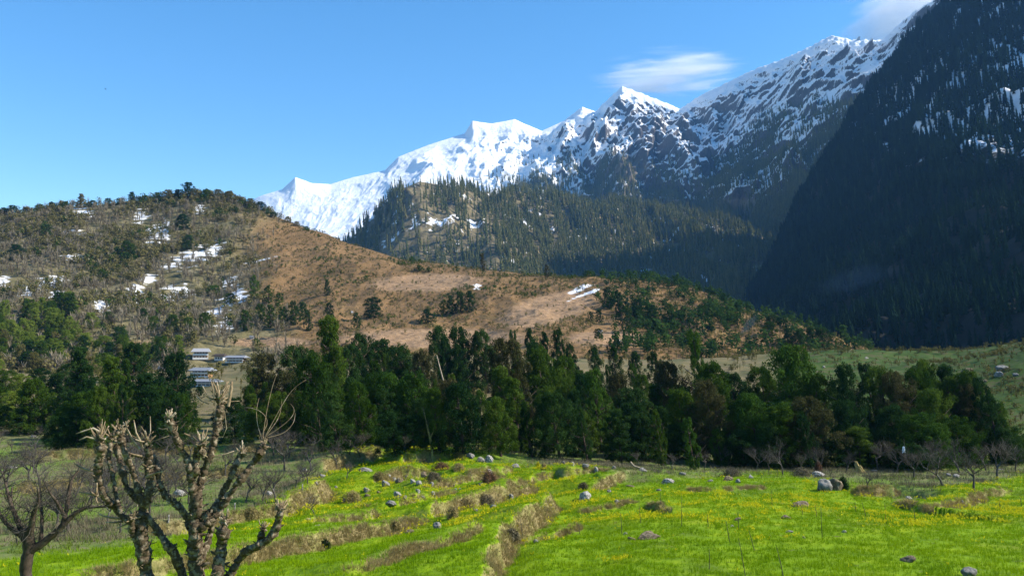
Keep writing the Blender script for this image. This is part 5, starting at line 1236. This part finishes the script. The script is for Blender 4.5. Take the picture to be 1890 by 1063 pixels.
house(501, 667, 10, 12, 'small white hut right of the village among trees', 1, 'tin_roof', 'white_wall', 0, False)
house(1108, 617, 8, 9, 'tiny white hut on the brown slope beside trees', 1, 'tin_roof', 'white_wall', 0, False)
house(466, 625, 8, 6, 'tiny blue white hut under the slope above the village', 1, 'tin_roof', 'white_wall', 0, False)

# ------------------------------------------------------------------ grass, flowers, dry stalks, brush
def cells(dens, nmax, rmin=6, rows=None):
    w = dens[:-1, :-1].copy(); w[:rmin] = 0
    px, py = GPX[:-1, :-1], GPY[:-1, :-1]
    w = w*((px > -60) & (px < 1950) & (py < 1110))
    e = np.abs((XX[:-1, 1:]-XX[:-1, :-1])*(YY[1:, :-1]-YY[:-1, :-1])); w = w*e**.72
    w = w.ravel(); w /= w.sum(); idx = rng.choice(len(w), nmax, p=w); i, j = np.divmod(idx, NC-1)
    P = np.stack([XX, YY, ZZ], -1); a = rng.random((nmax, 1)); c = rng.random((nmax, 1))
    return P[i, j]*(1-a)*(1-c)+P[i+1, j]*a*(1-c)+P[i, j+1]*(1-a)*c+P[i+1, j+1]*a*c
def tuft(nb, w=.5, curl=.4, wid=.045):
    V, F, A = [], [], []
    for i in range(nb):
        a = rng.random()*6.283; r = rng.random()*w; l = rng.uniform(.6, 1); o = rng.uniform(.1, curl)
        p = np.array([math.cos(a)*r, math.sin(a)*r, -.04]); d = np.array([math.cos(a)*o, math.sin(a)*o, l]); s = np.array([-math.sin(a), math.cos(a), 0])*wid
        V += [p-s, p+s, p+d]; F.append([3*i, 3*i+1, 3*i+2]); A += [rng.uniform(-.2, .1)]*2+[rng.uniform(0, .3)]
    return np.array(V), np.array(F), np.array(A)
m = 95000; P = cells(LUSH*(1-.8*sstep(.35, .7, DRY))*(YY < 135)*(.35+sstep(-.25, .15, fbm(XX*.5, YY*.5, 4, 57))), m)
t_ = np.clip(.42+.75*fbm(P[:, 0]*.13, P[:, 1]*.13, 4, 120)+.35*fbm(P[:, 0]*.7, P[:, 1]*.7, 3, 122)+rng.normal(0, .18, m), 0, 1)
hh_ = rng.uniform(.13, .30, m)*(1+.35*fbm(P[:, 0]*.3, P[:, 1]*.3, 3, 121)); ok = rng.random(m) < .3
o = merge('meadow_grass', [tuft(5) for _ in range(6)], P, hh_, rng.uniform(.18, .34, m), np.full(m, -.05), t_, M['grass_blades'])
tag(o, 'fresh green grass and crop covering the terraced meadow', 'grass', kind='stuff')
m = 8000; P = cells((YEL**1.5+.004)*LUSH*(.15+1.5*sstep(.02, .3, fbm(XX*.45, YY*.45, 3, 55)))*(1-.8*sstep(.35, .7, DRY))*(YY < 135), m)
def flower():
    V, F, A = [], [], []
    for i in range(4):
        c = np.array([rng.uniform(-.5, .5), rng.uniform(-.5, .5), rng.uniform(.7, 1.05)]); n_ = unitdirs(1, .5)[0]; r = rng.standard_normal(3); t = np.cross(n_, r); t /= np.linalg.norm(t); b_ = np.cross(n_, t)
        s = rng.uniform(.12, .24); V += [c-t*s, c-b_*s, c+t*s, c+b_*s]; F.append([4*i+k for k in range(4)]); A += [rng.uniform(-.2, .2)]*4
    return np.array(V), np.array(F), np.array(A)
o = merge('mustard_flowers', [flower() for _ in range(5)], P, rng.uniform(.25, .42, m), rng.uniform(.14, .24, m), np.full(m, -.05), np.clip(rng.normal(.5, .25, m), 0, 1), M['mustard_petals'])
tag(o, 'yellow mustard flowers in drifts over the green meadow', 'flowers', kind='stuff')
m = 30000; P = cells(sstep(.12, .6, DRY)*(YY < 135), m)
o = merge('dry_bank_grass', [tuft(6, .6, .9, .05) for _ in range(6)], P, rng.uniform(.14, .40, m), rng.uniform(.2, .4, m), np.full(m, -.05), np.clip(rng.normal(.45, .28, m)+.4*fbm(P[:, 0]*.5, P[:, 1]*.5, 3, 125), 0, 1), M['dry_stalks'])
tag(o, 'dry tawny grass hanging over the terrace banks', 'dry grass', kind='stuff')
m = 21000; P = cells((1-LUSH)*(YY < 150)*(YY > 55)*(.15+sstep(-.1, .3, fbm(XX*.12, YY*.12, 3, 130)))*sstep(130, 110, YY), m)
o = merge('orchard_undergrowth', [tuft(5, .6, .7, .035) for _ in range(6)], P, rng.uniform(.2, .7, m), rng.uniform(.25, .6, m), np.full(m, -.05), np.clip(rng.normal(.5, .3, m), 0, 1), M['brushwood'])
tag(o, 'grey brown brush and weeds under the orchard and along the belt', 'undergrowth', kind='stuff')
m = 24000; P = cells((1-LUSH)*(YY < 190)*(YY > 50)*(.1+sstep(.0, .35, fbm(XX*.09, YY*.09, 3, 131))), m)
o = merge('rough_grass', [tuft(5, .6, .6, .05) for _ in range(5)], P, rng.uniform(.15, .4, m), rng.uniform(.25, .6, m), np.full(m, -.05), np.clip(rng.normal(.3, .2, m), 0, 1), M['grove_leaves'])
tag(o, 'rough darker grass between the orchard trees', 'grass', kind='stuff')
m = 1500; P = cells(sstep(165, 200, YY)*(1-KNOLL)*(YY < 390)*(.2+sstep(-.1, .3, fbm(XX*.05, YY*.05, 3, 137))), m)
o = merge('valley_scrub', BUSHES+TWIGS, P, rng.uniform(.8, 3.4, m), rng.uniform(1.2, 3.4, m), np.zeros(m), np.clip(rng.normal(.4, .28, m), 0, 1), M['scrub_leaves'])
tag(o, 'scrub and small bushes on the open ground behind the belt', 'scrub', kind='stuff')
# knoll scrub far right
kd = KNOLL*(YY > 150)*(.2+sstep(.0, .3, fbm(XX*.06, YY*.06, 3, 133)))
m = 2600; P = cells(kd*1.0, m)
o = merge('far_knoll_scrub', BUSHES+TWIGS, P, rng.uniform(.5, 2.0, m), rng.uniform(1, 2.6, m), np.zeros(m), np.clip(rng.normal(.4, .25, m), 0, 1), M['scrub_leaves'])
tag(o, 'low scrub on the far grassy knoll at right', 'scrub', kind='stuff')

# ------------------------------------------------------------------ bird, smoke, clouds, haze
p = at(195, 165, 220); root = empty('bird', p, 'tiny dark bird alone in the blue sky at left', 'bird')
b = MB(); b.tube(np.array([[-.22, 0, 0], [-.12, 0, .01], [0, 0, .02], [.12, 0, .01], [.2, 0, .02], [.25, 0, .02]]), [.02, .06, .075, .055, .035, .01], 8); b.build('body', M['bird_feathers'], root)
for sgn in (-1, 1):
    V = np.array([[.09, 0, .03], [-.09, 0, .03], [-.12, sgn*.25, .13], [.05, sgn*.25, .15], [-.14, sgn*.52, .10], [-.08, sgn*.52, .11]]); V = np.concatenate([V, V-[0, 0, .012]])
    npmesh('wing', V, np.array([[0, 1, 2, 3], [3, 2, 4, 5], [7, 6, 9, 8], [8, 9, 11, 10]]), M['bird_feathers'], False, None, root)
def ellipsoid(name, c, size, mat, rz=0.0):
    import bmesh
    bm = bmesh.new(); bmesh.ops.create_icosphere(bm, subdivisions=3, radius=1.0); me = bpy.data.meshes.new(name); bm.to_mesh(me); bm.free()
    o = bpy.data.objects.new(name, me); COL.objects.link(o); o.location = c; o.scale = size; o.rotation_euler = rz if isinstance(rz, tuple) else (0, rz, 0); me.materials.append(mat)
    return o
def volmat(name, color, dens, nsc, lo, hi, stretch=(1, 1, 1), aniso=.0, power=1.0):
    n = NT(name); ob = n.obj(); ln = n.n('ShaderNodeVectorMath', operation='LENGTH'); n.put(ln.inputs[0], ob)
    fall = n.step(ln.outputs['Value'], 1.0, .35)
    k = n.noise(nsc, 6, .62, n.scale(ob, stretch), .6)
    d = n.math('MULTIPLY', n.step(n.math('ADD', k, n.math('MULTIPLY', n.math('SUBTRACT', fall, 1.0), .42)), lo, hi), fall)
    d = n.math('MULTIPLY', d, dens)
    v = n.n('ShaderNodeVolumePrincipled'); n.put(v.inputs['Color'], color); n.put(v.inputs['Density'], d); v.inputs['Anisotropy'].default_value = aniso
    n.t.links.new(v.outputs[0], n.out.inputs['Volume']); return n.m
M['smoke'] = volmat('smoke', (.6, .75, 1.0), .028, 1.6, .30, .75, (1, 1, 1))
p = at(1384, 598, 380); s = 380/FPX
tag(ellipsoid('smoke', p, (14*s, 18*s, 46*s), M['smoke'], R(38)), 'thin bluish smoke plume rising before the right end of the spur', 'smoke', kind='stuff')
M['valley_smoke'] = volmat('valley_smoke', (.25, .5, 1.0), .0022, 1.2, .2, .9, (1, 1, 1))
p = at(1580, 512, 700); s = 700/FPX
tag(ellipsoid('smoke', p, (125*s, 60*s, 38*s), M['valley_smoke'], R(-14)), 'faint blue smoke veil hanging before the steep shaded mountainside', 'smoke', kind='stuff')
HAZE_D = 4.3e-5
n = NT('haze'); v = n.n('ShaderNodeVolumePrincipled'); v.inputs['Color'].default_value = (.20, .50, 1.0, 1); v.inputs['Density'].default_value = HAZE_D; v.inputs['Anisotropy'].default_value = .15
n.t.links.new(v.outputs[0], n.out.inputs['Volume']); M['haze'] = n.m
allz = max(float(AP[..., 2].max()), float(CP[..., 2].max()))+500
b = MB(); b.box((200, 2400, (allz-900)/2), (7600, 6200, allz+900))
tag(b.build('haze', M['haze'], None, False), 'thin blue mountain haze filling the valley', 'haze', kind='stuff')
M['cloud'] = volmat('cloud', (1, 1, 1), .022, 3.4, .43, .84, (.36, 1, 1.1), 0)
p = at(1240, 134, 8000); s = 8000/FPX
tag(ellipsoid('cloud', p, (250*s, 80*s, 80*s), M['cloud'], R(-3)), 'long white wispy cloud streaming from behind the sharp peak', 'cloud')
M['bright_cloud'] = volmat('bright_cloud', (1, 1, 1), .0095, 2.2, .30, .76, (.7, 1, 1.2), 0)
p = at(1700, 20, 8000)
tag(ellipsoid('cloud', p, (250*s, 90*s, 140*s), M['bright_cloud'], R(-20)), 'bright white cloud behind the right peak at the top edge', 'cloud')
